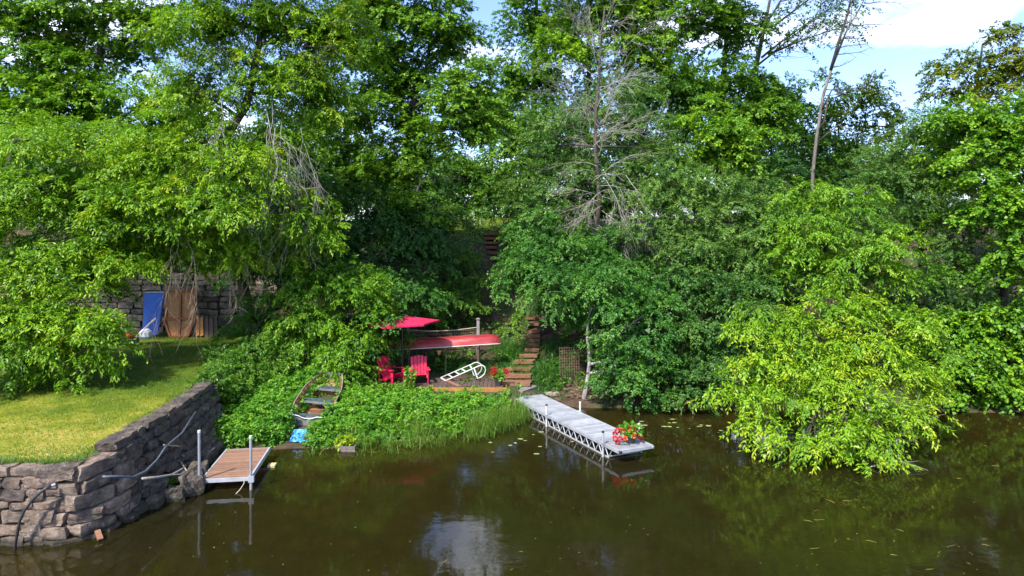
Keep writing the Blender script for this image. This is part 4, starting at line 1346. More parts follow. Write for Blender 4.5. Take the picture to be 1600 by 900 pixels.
umb = thing('patio_umbrella', 'red patio umbrella half hidden in leaves behind the canoe', 'umbrella', (-4.17, 26.0, .65))
uc = Vector((-4.17, 26.0, 0))
MB().tube([uc + Vector((0, 0, .62)), uc + Vector((0, 0, 3.0))], .024, 8).build('pole', M['black_plastic'], umb)
ang = [R(12 + 60 * k) for k in range(6)]
tipz = [2.83 + (.05 if math.cos(a_) > .5 else -.02) for a_ in ang]
rim = [uc + Vector((1.42 * math.cos(a_), 1.42 * math.sin(a_), z_)) for a_, z_ in zip(ang, tipz)]
apex = uc + Vector((0, 0, 3.08))
mb = MB()
for k in range(6):
    p0, p1 = rim[k], rim[(k + 1) % 6]
    mid_ = (p0 + p1) / 2
    mid_ = mid_ + (uc + Vector((0, 0, mid_.z)) - mid_) * .05
    q = [apex, p0, mid_, p1]
    mb.add(q, [(0, 1, 2), (0, 2, 3)])
    mb.add([p0, mid_, p1, p0 - Vector((0, 0, .06)), mid_ - Vector((0, 0, .06)), p1 - Vector((0, 0, .06))], [(0, 3, 4, 1), (1, 4, 5, 2)])
mb.build('canopy', M['red_cloth'], umb)
for k in range(6):
    MB().tube([apex - Vector((0, 0, .05)), rim[k] - Vector((0, 0, .03))], .009, 4).build('rib', M['black_plastic'], umb)
MB().lathe(apex - Vector((0, 0, .01)), [(.03, 0), (.035, .04), (.012, .08)], 8).build('finial', M['black_plastic'], umb)

canoe = thing('canoe', 'faded red canoe stored upside down on a rack above the deck', 'canoe', at(695, 540, 27.3))
cl, crr = at(606.5, 546, 27.3), at(783, 535.5, 27.3)


def hull(u, v):
    t_ = 2 * u - 1
    e = max(0.0, 1 - abs(t_) ** 2.6)
    half = .44 * e ** .7
    a_ = math.pi * v
    keel = .36 * (1 - .10 * (1 - abs(t_))) * (1 - abs(t_) ** 26)
    p = cl.lerp(crr, u)
    sheer = -.06 * t_ ** 4 + .03
    return p + Vector((0, -math.cos(a_) * half, sheer + keel * max(0.0, math.sin(a_)) ** .6))


MB().grid(hull, 44, 12).build('hull', M['canoe'], canoe, smooth=True)
for v_ in (0, 1):
    MB().tube([hull(k / 30, v_) + Vector((0, (-.012 if v_ == 0 else .012), 0)) for k in range(31)], .017, 6).build('gunwale', M['gunwale'], canoe, smooth=True)
for u_ in (.3, .5, .7):
    MB().beam(hull(u_, 0), hull(u_, 1), .05, .02).build('thwart', M['wood_grey'], canoe)
rack = thing('canoe_rack', 'dark timber rack holding up the red canoe', 'rack', (-2.7, 27.3, .65))
for u_ in (.2, .8):
    p = hull(u_, .5)
    zb = min(hull(u_, 0).z, hull(u_, 1).z) - .02
    for sy in (-.42, .42):
        MB().box((p.x, 27.3 + sy, (zb + .4) / 2), (.08, .08, zb - .4)).build('post', M['wood_dark'], rack)
    MB().box((p.x, 27.3, zb - .03), (.09, 1.0, .08)).build('crossbar', M['wood_dark'], rack)

fen = thing('garden_fence', 'sagging wire mesh fence with a pale top rail behind the canoe', 'fence', at(695, 530, 28.6))
fd = 28.6
for px_, y0, y1, m_ in ((638, 506, 560, 'wood_grey'), (747, 499, 556, 'concrete')):
    a, b = at(px_, y1, fd), at(px_, y0, fd)
    MB().beam(a, b, .12, .12, (0, 1, 0)).build('post', M[m_], fen)
    MB().lathe(b, [(.10, 0), (.10, .03), (.03, .06)], 8).build('post_cap', M[m_], fen)
MB().tube(pts([(640, 516, fd), (675, 517.5, fd), (710, 516, fd), (746, 511.5, fd)]), .022, 6).build('rail', M['rope'], fen)
MB().tube(pts([(640, 527, fd), (675, 527.5, fd), (710, 525, fd), (746, 522, fd)]), .016, 6).build('rail', M['wire'], fen)
mb = MB()
for k in range(40):
    u = k / 39
    mb.tube([at(640 + 106 * u, 516 + 6 * math.sin(u * 2.6) * .3 - 4 * u, fd), at(640 + 106 * u, 552, fd)], .006, 3, False)
for k in range(8):
    mb.tube([at(640, 520 + k * 4.5, fd), at(746, 515 + k * 4.5, fd)], .006, 3, False)
mb.build('wire_mesh', M['wire'], fen, kind='stuff')

tre = thing('trellis', 'brown square mesh trellis under the dogwood right of the steps', 'trellis', at(890, 598, 26.4))
for k in range(9):
    MB().beam(at(874 + k * 3.8, 542, 26.4 + .03 * k), at(876 + k * 3.6, 596, 26.3 + .03 * k), .014, .02, (0, 1, 0)).build('upright', M['wire'], tre)
for k in range(13):
    MB().beam(at(874, 544 + k * 4.2, 26.37), at(905, 543 + k * 4.2, 26.6), .014, .014).build('cross_wire', M['wire'], tre)

orn = thing('flower_pot', 'small orange terracotta pot in the shade under the canoe', 'flower pot', at(686, 556, 27.0))
MB().lathe(at(686, 554, 27.0), [(.05, 0), (.085, .13), (.10, .13), (.10, .17), (.08, .17)], 12).build('pot', M['terra_glow'], orn)

# ------------------------------------------------------------------ aluminium dock
dock = thing('dock', 'long aluminium dock with truss sides reaching from the bank into the river', 'dock', (1.9, 21.5, .28))
O_ = Vector((2.87, 18.36, 0))
V_ = Vector((-.4295, .903, 0))
U_ = Vector((.903, .4295, 0))
DW, DL, DZ = 1.14, 6.6, .355


def dk(u, s, z):
    return O_ + U_ * u + V_ * s + Vector((0, 0, z))


nb = 44
for k in range(nb):
    s0 = .04 + k * (DL - .08) / nb
    MB().beam(dk(.05, s0 + .07, DZ - .015 + random.uniform(-.002, .002)), dk(DW - .05, s0 + .07, DZ - .015), .132, .03).build('deck_board', M['alu'], dock)
for u in (0.02, DW - .02):
    MB().beam(dk(u, 0, DZ - .035), dk(u, DL, DZ - .035), .06, .085).build('side_rail', M['alu'], dock)
for s_ in (0, DL):
    MB().beam(dk(.05, s_, DZ - .035), dk(DW - .05, s_, DZ - .035), .05, .08).build('end_rail', M['alu'], dock)
for u in (.02, DW - .02):
    MB().beam(dk(u, .5, .025), dk(u, 5.3, .025), .035, .035).build('lower_chord', M['alu_dull'], dock)
    for k in range(15):
        s0 = .35 + k * .34
        MB().tube([dk(u, s0, DZ - .08), dk(u, s0 + .17, .03)], .015, 5).build('brace', M['alu'], dock)
        MB().tube([dk(u, s0 + .17, .03), dk(u, s0 + .34, DZ - .08)], .015, 5).build('brace', M['alu'], dock)
    MB().tube([dk(u, 5.6, DZ - .08), dk(u, 6.0, .06), dk(u, 6.5, DZ - .08)], .014, 5).build('brace', M['alu'], dock)
for s_ in (.55, 2.0, 3.6, 5.3):
    MB().beam(dk(0.02, s_, .045), dk(DW - .02, s_, .045), .03, .03).build('cross_member', M['alu_dull'], dock)
for (u, s_, zt, mt) in ((-.045, .7, .70, 'alu'), (-.045, 4.0, .70, 'white_metal'), (DW + .045, .72, .77, 'white_metal'), (DW + .045, 3.96, .66, 'white_metal')):
    p_ = MB().tube([dk(u, s_, -1.2), dk(u, s_, zt)], .032, 10).build('post', M[mt], dock)
    MB().lathe(dk(u, s_, zt), [(.037, -.03), (.037, .012), (.02, .016)], 10).build('post_cap', M['black_plastic'] if u < 0 else M['white_metal'], p_)
    MB().box(dk(u * .6 if u < 0 else DW + .02, s_, DZ - .03), (.10, .10, .12), Matrix.Rotation(.44, 3, 'Z')).build('bracket', M['alu'], dock)
for u in (.04, DW - .04):
    MB().lathe(dk(u, -.03, DZ - .06), [(.04, 0), (.045, .04), (.03, .06)], 10).build('corner_cap', M['black_plastic'] if u < .5 else M['alu'], dock)

# ------------------------------------------------------------------ small wooden dock by the stone wall
fdk = thing('dock', 'small cedar board dock in an aluminium frame beside the stone wall', 'dock', (-7.1, 17.6, .28))
FO, FU, FV = Vector((-7.46, 16.42, 0)), Vector((.989, .148, 0)), Vector((-.148, .989, 0))


def fk(u, s, z):
    return FO + FU * u + FV * s + Vector((0, 0, z))


for k in range(14):
    s0 = .05 + k * 2.2 / 14
    MB().beam(fk(.03, s0 + .075, .29), fk(1.09, s0 + .075, random.uniform(.286, .294)), .138, .03).build('deck_board', M['wood_red'], fdk)
for u in (0, 1.12):
    MB().beam(fk(u, -.02, .255), fk(u, 2.3, .255), .045, .11).build('side_rail', M['alu'], fdk)
for s_ in (0.0, 2.28):
    MB().beam(fk(.03, s_, .25), fk(1.09, s_, .25), .045, .09).build('end_rail', M['alu'], fdk)
for u, zt in ((-.03, 1.48), (1.15, 1.30)):
    p_ = MB().tube([fk(u, -.06, -1.0), fk(u - .012, -.06, zt)], .033, 10).build('post', M['alu'], fdk)
    MB().lathe(fk(u - .012, -.06, zt), [(.037, -.05), (.037, .01), (.02, .015)], 10).build('post_cap', M['white_metal'], p_)
    MB().box(fk(u, -.04, .26), (.13, .11, .15), Matrix.Rotation(.15, 3, 'Z')).build('corner_bracket', M['alu'], fdk)

rp_ = MB().tube(pts([(276, 722, 17.3), (283, 722, 17.0), (290, 733, 16.7), (300, 748, 16.4), (311, 761, 16.3), (318, 763, 16.45)]), .014, 5).build('rope', M['rope'], smooth=True)
tag(rp_, 'pale mooring rope running from the side wall down to the small cedar dock', 'rope')
rp_ = MB().tube([fk(1.0, -.1, .30), fk(1.0, -.12, .18), fk(.92, -.2, .06), fk(.82, -.3, -.03)], .012, 5).build('rope', M['rope'], smooth=True)
tag(rp_, 'short loose rope end hanging from the right post of the small cedar dock', 'rope')


def onface(px, x_):
    return x_ * FOC / (px - 800)


hp = [at(px, py, onface(px, fx)) for px, py, fx in ((160, 745, -8.25), (185, 744.5, -8.05), (208, 745.5, -7.98), (228, 736, -7.98), (245.5, 718, -8.02), (259, 698, -8.12), (285, 676, -8.22), (305.5, 644, -8.45))]
tag(MB().tube(hp, .024, 8).build('water_pipe', M['pipe'], smooth=True), 'blue grey plastic pipe curving along the shaded side of the stone wall', 'pipe')
hp = [at(*q) for q in ((80, 759, 13.55), (70, 764, 13.5), (60, 772, 13.45), (50, 782, 13.42), (38, 798, 13.4), (31, 814, 13.38), (27, 834, 13.38), (24, 852, 13.4), (24, 875, 13.45))]
tag(MB().tube(hp, .026, 8).build('water_pipe', M['black_plastic'], smooth=True), 'black plastic pipe bending down the front of the stone wall into the water', 'pipe')
tag(MB().tube(pts([(78, 760.5, 13.55), (86, 757, 13.62)]), .03, 8).build('pipe_fitting', M['alu']), 'pale metal pipe end poking out of the front of the stone wall', 'pipe end')
dw = thing('driftwood', 'bleached forked driftwood branch resting on the side wall stones', 'driftwood', at(255, 745, 16))
mb = MB().tube([at(222, 748, onface(222, -7.9)), at(245, 746, onface(245, -7.8)), at(268, 742, onface(268, -7.75)), at(284, 733, onface(284, -7.8)), at(290, 728, onface(290, -7.9))], [.03, .028, .024, .018, .01], 6)
mb.build('stem', M['dead'], dw, smooth=True)
MB().tube([at(268, 742, onface(268, -7.75)), at(282, 741, onface(282, -7.65)), at(288, 738, onface(288, -7.65))], [.02, .014, .008], 5).build('side_branch', M['dead'], dw)
tag(MB().beam(at(256, 695, onface(256, -8.0)), at(282, 697, onface(282, -7.95)), .03, .03).build('stick', M['dead_tan']), 'short pale stick lying on a ledge of the side wall', 'stick')
tag(MB().beam(at(152, 829, 13.9), at(157, 843, 13.75), .10, .04).build('wood_scrap', M['wood_step']), 'short brown board end wedged at the foot of the wall corner', 'board')
tag(MB().box((at(425, 727, 18.2).x, 18.2, .02), (.19, .24, .07), Matrix.Rotation(.1, 3, 'Z')).build('float_block', M['terra_tan']), 'small tan block floating right of the cedar dock', 'block')

# ------------------------------------------------------------------ old boat, tarp and planter in the weeds
boat = thing('rowing_boat', 'old flat bottomed boat drawn up in the weeds with rusty inside and dark benches', 'boat', at(480, 660, 21.1))
BA = [at(453, 653, 20.95), at(507, 658, 20.9)]                       # transom corners, left and right
fw = Vector((.04, 2.8, .76))                                        # towards the bow, up the slope
wd_ = (BA[1] - BA[0])
mid0 = (BA[0] + BA[1]) / 2 + Vector((0, 0, .11))
side = wd_.normalized()
upv = side.cross(fw.normalized()).normalized()


def bt(s, w, h):
    """s 0 stern .. 1 bow, w -1..1 across, h 0 bottom .. 1 gunwale"""
    half = float(np.interp(s, [0, .25, .6, .85, 1], [.54, .63, .62, .48, .34]))
    flare = .82 + .18 * h
    rise = float(np.interp(s, [0, .7, 1], [0, .02, .22]))
    return mid0 + fw * s + side * (w * half * flare) + upv * (rise * (1 - h) + (h - 1) * .52 + .03 * math.sin(s * 3))


def shell(inset):
    mb = MB()
    for sd in (-1, 1):
        mb.grid(lambda u, v, sd=sd: bt(u, sd * (1 - inset), v * (1 - inset) + inset * .6), 20, 3)
    mb.grid(lambda u, v: bt(u, (2 * v - 1) * (1 - inset), inset * .6), 20, 4)
    return mb


shell(0.0).build('hull', M['boat_metal'], boat, smooth=True)
shell(.045).build('inner_lining', M['rust'], boat, smooth=True)
for sd in (-1, 1):
    MB().tube([bt(k / 16, sd, 1.0) for k in range(17)], .022, 6).build('gunwale', M['boat_rail'], boat, smooth=True)
    for k in range(9):
        s_ = .08 + k * .1
        MB().beam(bt(s_, sd * .92, .1), bt(s_, sd * .93, .95), .04, .03).build('hull_rib', M['rust'], boat)
mb = MB().grid(lambda u, v: bt(0, 2 * u - 1, v * (1.0 - .16 * math.exp(-((u - .5) / .22) ** 4))) + upv * 0, 12, 3)
mb.build('transom', M['boat_metal'], boat)
MB().grid(lambda u, v: bt(1, 2 * u - 1, v), 4, 2).build('bow_board', M['boat_metal'], boat)
MB().tube([bt(-.004, 2 * u / 12 - 1, 1.0 - .16 * math.exp(-((u / 12 - .5) / .22) ** 4)) for u in range(13)], .017, 5).build('transom_trim', M['white_metal'], boat)
for s_, w_ in ((.09, .06), (.40, .075), (.70, .07)):
    mb = MB()
    mb.add([bt(s_, -.94, .62), bt(s_, .94, .62), bt(s_ + w_, .94, .62), bt(s_ + w_, -.94, .62)], [(0, 1, 2, 3)])
    mb.build('bench', M['boat_seat'], boat)
    mb = MB()
    mb.add([bt(s_ - .002, -.94, .49), bt(s_ - .002, .94, .49), bt(s_ - .002, .94, .64), bt(s_ - .002, -.94, .64)], [(0, 1, 2, 3)])
    mb.build('bench_front', M['alu'], boat)
for k in range(5):
    s_ = .22 + k * .035
    MB().beam(bt(s_, -.5 + random.uniform(-.2, .2), .12), bt(s_ + .03, .5 + random.uniform(-.2, .2), .14), .05, .03).build('floor_slat', M['wood_step'], boat)

tb = at(470, 686, 20.2)
tb.z = .10
tag(MB().grid(lambda u, v: tb + Vector(((u - .5) * .56 + .05 * mnoise.noise(Vector((v * 3, 0, 1))), (v - .5) * .55, .03 + .26 * v * v * .8 + (.16 * mnoise.noise(Vector((u * 4, v * 4, 2))) + .10 * mnoise.noise(Vector((u * 9, v * 9, 5)))) * (.3 + min(u, 1 - u, v, 1 - v) * 2.6))), 16, 16).build('tarp', M['tarp']),
    'crumpled bright blue tarp at the water edge below the old boat', 'tarp')
tag(MB().box(at(477, 697, 20.0) , (.16, .1, .05), Matrix.Rotation(.3, 3, 'Z')).build('plastic_scrap', M['white_metal']), 'scrap of white plastic in the mud under the blue tarp', 'litter')
pl = thing('planter_box', 'wooden planter crate with yellow green leaves standing at the water edge', 'planter', at(542, 705, 19.6))
pc = at(543, 700, 19.6)
for sx, sy, w_, l_ in ((0, -.16, .50, .03), (0, .16, .50, .03), (-.24, 0, .03, .30), (.24, 0, .03, .30)):
    for k in range(2):
        MB().box(pc + Vector((sx, sy, -.05 + k * .10)), (w_, l_, .092)).build('slat', M['wood_grey'], pl)
C = np.array([tuple(pc + Vector((random.uniform(-.2, .2), random.uniform(-.12, .12), random.uniform(.1, .32)))) for _ in range(9)])
leaf_mesh('leaves', *clump_leaves(C, RNG.normal(0, 1, C.shape) + np.array([0, -.5, .4]), dict(STYLE['broad'], rc=.16, tw=4, lp=6, twig=.12), np.full(len(C), .9), .7), M['leaf_yellow'], pl)

# ------------------------------------------------------------------ things leaning at the back of the lawn
bb = thing('board', 'tall bright blue board leaning slanted against the back wall', 'board', at(236, 523, 30.6))
a, b, c_, d_ = at(222, 523, 30.4), at(246, 523, 30.4), at(257, 456.5, 31.2), at(226, 456.5, 31.2)
th = Vector((0, .05, .012))
MB().add([a, b, c_, d_, a + th, b + th, c_ + th, d_ + th], [(0, 1, 2, 3), (7, 6, 5, 4), (0, 4, 5, 1), (1, 5, 6, 2), (2, 6, 7, 3), (3, 7, 4, 0)]).build('panel', M['blue_paint'], bb)
MB().beam(d_ + Vector((0, -.02, 0)), c_ + Vector((0, -.02, 0)), .05, .04).build('top_edge', M['alu_dull'], bb)
gate = thing('gate', 'reddish brown framed chipboard panel with tapered foot leaning against the back wall', 'panel', at(281, 526, 30.4))


def gp(px, py, off=0.0):
    t_ = (526 - py) / 74
    return at(px, py, 30.4 + .8 * t_ - off)


MB().add([gp(262, 453), gp(304, 453), gp(303, 498), gp(260, 498)], [(3, 2, 1, 0)]).build('chipboard', M['osb'], gate)
MB().add([gp(256, 498, .06), gp(304, 498, .06), gp(293, 526, .1), gp(266, 526, .1)], [(3, 2, 1, 0)]).build('chipboard', M['osb'], gate)
for (xa, ya, xb, yb, o_) in ((261, 453, 259, 498, .03), (304, 453, 303, 498, .03), (282, 453, 281, 498, .03), (259, 454, 306, 454, .05), (255, 498, 305, 498, .1), (256, 499, 266, 526, .12), (304, 499, 293, 526, .12), (281, 499, 280, 526, .12), (266, 526, 293, 526, .13)):
    MB().beam(gp(xa, ya, o_), gp(xb, yb, o_), .09, .06, (0, 1, 0)).build('frame_rail', M['wood_gate'], gate)
for (x0, x1, y0, y1, mt, lb) in ((305, 318, 496, 525, 'wood_orange', 'short orange board propped right of the tapered panel'), (319, 340, 497, 528, 'wood_grey', 'wide dark grey brown boards propped against the back wall')):
    bd = thing('board', lb, 'board', at((x0 + x1) / 2, y1, 30.3))
    n_ = 2 if mt == 'wood_orange' else 3
    for k in range(n_):
        xa = x0 + (x1 - x0) * (k + .5) / n_
        MB().beam(at(xa + .6, y1, 30.3), at(xa, y0 + random.uniform(-.6, .6), 30.75), (x1 - x0) / n_ / FOC * 30.4 * .95, .04, (0, 1, .3)).build('plank', M[mt if mt == 'wood_orange' else 'wood_dark'], bd)

mow = thing('lawn_mower', 'red and black push mower parked at the back of the lawn under the branches', 'lawn mower', at(203, 540, 28.2))
mc = at(201, 538, 28.2)
mc.z = LAWN_Z + .02
rotm = Matrix.Rotation(.5, 3, 'Z')


def mw(x, y, z):
    return mc + rotm @ Vector((x, y, z))


MB().box(mw(0, 0, .18), (.62, .50, .16), rotm, .85).build('mower_deck', M['black_plastic'], mow)
MB().lathe(mw(.05, 0, .26), [(.17, 0), (.18, .10), (.13, .17), (.05, .19)], 12).build('engine', M['mower_red'], mow)
for sx in (-.28, .28):
    for sy in (-.27, .27):
        a = mw(sx, sy - .025, .11)
        b = mw(sx, sy + .025, .11)
        MB().tube([a, b], .11, 14).build('wheel', M['black_plastic'], mow)
for sy in (-.2, .2):
    MB().tube([mw(.25, sy, .25), mw(.72, sy, .75), mw(1.0, sy, 1.0)], .016, 6).build('handle_bar', M['alu_dull'], mow)
MB().tube([mw(1.0, -.2, 1.0), mw(1.0, .2, 1.0)], .018, 6).build('handle_grip', M['black_plastic'], mow)
MB().lathe(mw(.62, 0, .16), [(.18, 0), (.26, .12), (.24, .3), (.12, .42)], 10).build('grass_bag', M['bag'], mow)
tri = thing('string_trimmer', 'string trimmer lying on the grass in front of the mower', 'trimmer', at(175, 540, 27.6))
MB().tube([at(158, 527, 27.9), at(181, 546, 27.3)], .018, 6).build('shaft', M['rope'], tri)
MB().lathe(at(183, 549, 27.2), [(.14, 0), (.16, .04), (.05, .10)], 10).build('cutting_head', M['black_plastic'], tri)

# ------------------------------------------------------------------ up on the crest
tbl = thing('picnic_bench', 'weathered brown wooden bench on the crest above the steps', 'bench', (at(784, 352, 44.5).x, 44.5, hz(-.7, 44.5)))
bc = Vector((at(784, 352, 44.5).x, 44.5, hz(-.7, 44.5)))
for k in range(4):
    MB().box(bc + Vector((0, -.25 + k * .16, .52)), (1.15, .145, .05)).build('plank', M['wood_step'], tbl)
for sx in (-.45, .45):
    for sy in (-.2, .2):
        MB().box(bc + Vector((sx, sy, .24)), (.09, .09, .5)).build('leg', M['wood_step'], tbl)
for label, px, d, rz in (('white plastic chair standing upright on the crest', 747, 45.0, 1.35), ('white reclining lounge chair on the crest half hidden by leaves', 722, 46.5, 1.62)):
    c0 = at(px, 352, d)
    c0.z = hz(c0.x, d) + .12
    ch = thing('plastic_chair', label, 'chair', c0, 'white chairs on the crest')
    X = Matrix.Translation(c0) @ Matrix.Rotation(rz, 4, 'Z')
    lng = 1.0 if px == 747 else 1.9
    MB().box((0, 0, .40), (.46, .46 * lng, .04)).xform(X).build('seat', M['white_metal'], ch)
    MB().beam((0, .22 * lng, .40), (0, .22 * lng + (.12 if lng == 1 else .45), .88), .46, .035, (0, 1, 0)).xform(X).build('backrest', M['white_metal'], ch)
    for sx in (-.2, .2):
        for sy in (-.2, .2):
            MB().tube([(sx, sy * lng, 0), (sx, sy * lng, .4)], .025, 6).xform(X).build('leg', M['white_metal'], ch)

# ------------------------------------------------------------------ ground cover, weeds, reeds, grass
def blades(name, P, A, L, W, bend, tint, mat, parent=None, kind='stuff', seg=2):
    """arching grass-like blades: P foot, A heading (n,3 unit-ish with upward part), bend 0..1"""
    n = len(P)
    A = nrm(A)
    H = A.copy()
    H[:, 2] = 0
    H = nrm(H + 1e-6)
    S = np.stack([-H[:, 1], H[:, 0], np.zeros(n)], -1)
    rows = []
    for k in range(seg + 1):
        t_ = k / seg
        c = P + A * (L * t_)[:, None] + H * (L * bend * t_ * t_ * .6)[:, None]
        c[:, 2] -= L * bend * t_ * t_ * .75
        wv = (W * (1 - .92 * t_ ** 1.5) * .5)[:, None]
        rows.append((c - S * wv, c + S * wv))
    v = np.empty((n, (seg + 1) * 2, 3), np.float32)
    for k, (a_, b_) in enumerate(rows):
        v[:, 2 * k] = a_
        v[:, 2 * k + 1] = b_
    v -= np.array(wloc(parent) if parent is not None else (0, 0, 0), np.float32)
    nv = (seg + 1) * 2
    q = np.array([[2 * k, 2 * k + 1, 2 * k + 3, 2 * k + 2] for k in range(seg)])
    F = (np.arange(n)[:, None, None] * nv + q[None]).reshape(-1, 4).astype(np.int32)
    me = bpy.data.meshes.new(name)
    me.vertices.add(n * nv)
    me.vertices.foreach_set('co', v.ravel())
    me.loops.add(F.size)
    me.loops.foreach_set('vertex_index', F.ravel())
    me.polygons.add(len(F))
    me.polygons.foreach_set('loop_start', np.arange(0, F.size, 4, dtype=np.int32))
    a_ = me.attributes.new('tint', 'FLOAT', 'FACE')
    a_.data.foreach_set('value', np.repeat(np.clip(tint, 0, 1), seg).astype(np.float32))
    me.materials.append(mat)
    me.update(calc_edges=True)
    return link(name, me, parent, kind)


def up_dirs(n, lean, bias=(0, 0, 0)):
    a = RNG.normal(0, lean, (n, 3)) + np.array(bias)
    a[:, 2] = 1.0
    return a


# lawn: short turf, longer and drier by the wall
n = 70000
y = 14.05 + (RNG.uniform(0, 1, n) ** 1.6) * 17.0
xr = np.interp(y, [p[0] for p in WALL_X], [p[1] for p in WALL_X]) - .12
x = xr - (RNG.uniform(0, 1, n) ** 1.25) * 13
pn = np.array([mnoise.noise(Vector((a_ * .7, b_ * .7, 0))) for a_, b_ in zip(x, y)])
pn2 = np.array([mnoise.noise(Vector((a_ * .25, b_ * .25, 4))) for a_, b_ in zip(x, y)])
dry = np.clip((20 - y) / 8, 0, 1)
tint = .36 + pn * .42 + pn2 * .45 + dry * .27 + RNG.normal(0, .12, n)
edge = np.clip(1 - (xr - x) / .5, 0, 1) + np.clip(1 - (y - 14.05) / .45, 0, 1)
tint = np.where(edge > .2, .30 + RNG.normal(0, .12, n), tint)
L = RNG.uniform(.035, .085, n) * (1 + 1.6 * np.clip(edge, 0, 1) + .5 * np.clip(pn2, 0, 1))
tag(blades('grass', np.stack([x, y, lawn_z(y) - .02], -1), up_dirs(n, .45), L, RNG.uniform(.010, .020, n), RNG.uniform(.1, .6, n), tint, M['grass'], seg=1),
    'short green and straw coloured grass of the terrace lawn', 'grass')
n = 9000
x = RNG.uniform(-4.5, 1.5, n)
y = RNG.uniform(40.6, 47, n)
tag(blades('grass', np.stack([x, y, height(x, y) + .06], -1), up_dirs(n, .4), RNG.uniform(.10, .30, n), RNG.uniform(.02, .04, n), RNG.uniform(.1, .6, n), RNG.uniform(.25, .85, n), M['grass'], seg=1),
    'tall sunlit grass at the top of the hillside steps', 'grass')

PATH = [(0.8, 25.2), (1.0, 28), (1.35, 30.5), (1.2, 33), (-.6, 34.8), (-1.1, 37), (-1.4, 41)]
PATH2 = [(-.6, 34.8), (-1.0, 32.5), (-1.4, 30.0), (-3.2, 29.2)]


def dist_path(x, y, path):
    best = np.full(len(x), 1e9)
    for a_, b_ in zip(path, path[1:]):
        ax, ay = a_
        bx, by = b_
        t_ = np.clip(((x - ax) * (bx - ax) + (y - ay) * (by - ay)) / ((bx - ax) ** 2 + (by - ay) ** 2), 0, 1)
        best = np.minimum(best, np.hypot(x - ax - t_ * (bx - ax), y - ay - t_ * (by - ay)))
    return best


def scatter(n, x0, x1, y0, y1, ok):
    x = RNG.uniform(x0, x1, n)
    y = RNG.uniform(y0, y1, n)
    k = ok(x, y)
    return x[k], y[k]


def shore(x):
    return np.interp(x, [p[0] for p in SHORE], [p[1] for p in SHORE])


def wallx(y):
    return np.interp(y, [p[0] for p in WALL_X], [p[1] for p in WALL_X])


def on_bank(x, y):
    k = (y > shore(x) + .25) & (dist_path(x, y, PATH) > .6) & (dist_path(x, y, PATH2) > .3)
    k &= ~((x > -5.6) & (x < .2) & (y > 24.5) & (y < 27.5))
    k &= (x > wallx(y) + .9) | (y > 32.3)
    k &= ~((x > .2) & (x < 3.6) & (y < 25.6))
    return k


x, y = scatter(3600, -16, 22, 24, 45, on_bank)
nn = np.array([mnoise.noise(Vector((a_ * .5, b_ * .5, 8))) for a_, b_ in zip(x, y)])
k = nn > -.22
x, y, nn = x[k], y[k], nn[k]
C = np.stack([x, y, height(x, y) + RNG.uniform(.05, .5, len(x)) * (1 + nn)], -1)
st = dict(STYLE['dogwood'], tw=4, lp=7, rc=.30, twig=.26, L=.13, W=.085)
tag(leaf_mesh('undergrowth', *clump_leaves(C, np.tile([0, -.6, 1.0], (len(C), 1)) + RNG.normal(0, .4, C.shape), st, .45 + nn * .4 + RNG.normal(0, .12, len(C))), M['leaf_mid'], tri=True),
    'dark leafy undergrowth covering the hillside between the trees', 'undergrowth', kind='stuff')


def weeds(name, label, n, x0, x1, y0, y1, ok, hfun, size, mat, tm):
    x, y = scatter(n, x0, x1, y0, y1, ok)
    nn = np.array([mnoise.noise(Vector((a_ * 1.1, b_ * 1.1, 3))) + .5 * mnoise.noise(Vector((a_ * 2.6, b_ * 2.6, 5))) for a_, b_ in zip(x, y)])
    h = hfun(x, y) * np.clip(1 + .75 * nn, .25, 2)
    z = np.maximum(height(x, y), 0) + h * RNG.uniform(.15, 1.0, len(x)) + np.where(RNG.uniform(0, 1, len(x)) < .08, .22 * h, 0)
    C = np.stack([x, y, z], -1)
    st = dict(STYLE['dogwood'], tw=5, lp=12, rc=.17, twig=.20, L=.098, W=.060, flat=.5, hang=.2)
    return tag(leaf_mesh(name, *clump_leaves(C, np.tile([0, -.5, 1.0], (len(C), 1)) + RNG.normal(0, .35, C.shape), st, tm - .06 + nn * .34 + RNG.normal(0, .20, len(C)), size), mat, tri=True),
               label, 'weeds', kind='stuff')


weeds('weeds', 'bright green leafy weeds on the bank in front of the deck', 2450, -6.3, .4, 19.6, 24.75,
      lambda x, y: (y > shore(x) + .15) & ~((x > -.2) & (y > 23.6)) & ~((np.abs(x + 6.22) < .64 - .03 * (y - 20.5)) & (y > 19.75)) & (x > -6.3) & ~((x > -3.0) & (y > 24.0)) & ~((np.abs(x + 4.72) < .4) & (y < 20.1)),
      lambda x, y: np.where(x < -2.6, .46, .46 - .10 * (x + 2.6)) * np.clip((y - shore(x)) / 1.6 + .35, .3, 1) * np.where(y > 23.3, np.where(x > -2.9, .18, .45), 1), 1.0, M['leaf_weed'], .62)
weeds('weeds', 'bright green weeds between the stone wall and the old boat', 1250, -9.3, -6.55, 19.7, 24.5,
      lambda x, y: (y > shore(x) + .1) & (x > wallx(y) + .6) & ~((np.abs(x + 6.22) < .64 - .03 * (y - 20.5)) & (y > 19.75)), lambda x, y: .55 + .0 * x, .95, M['leaf_weed'], .58)
weeds('weeds', 'low weeds growing round the foot of the old boat', 260, -7.1, -5.3, 19.8, 21.0,
      lambda x, y: (y > shore(x) + .1) & ~((x < -5.95) & (x > -6.75) & (y > 19.8)), lambda x, y: .32 + .0 * x, .8, M['leaf_weed'], .6)

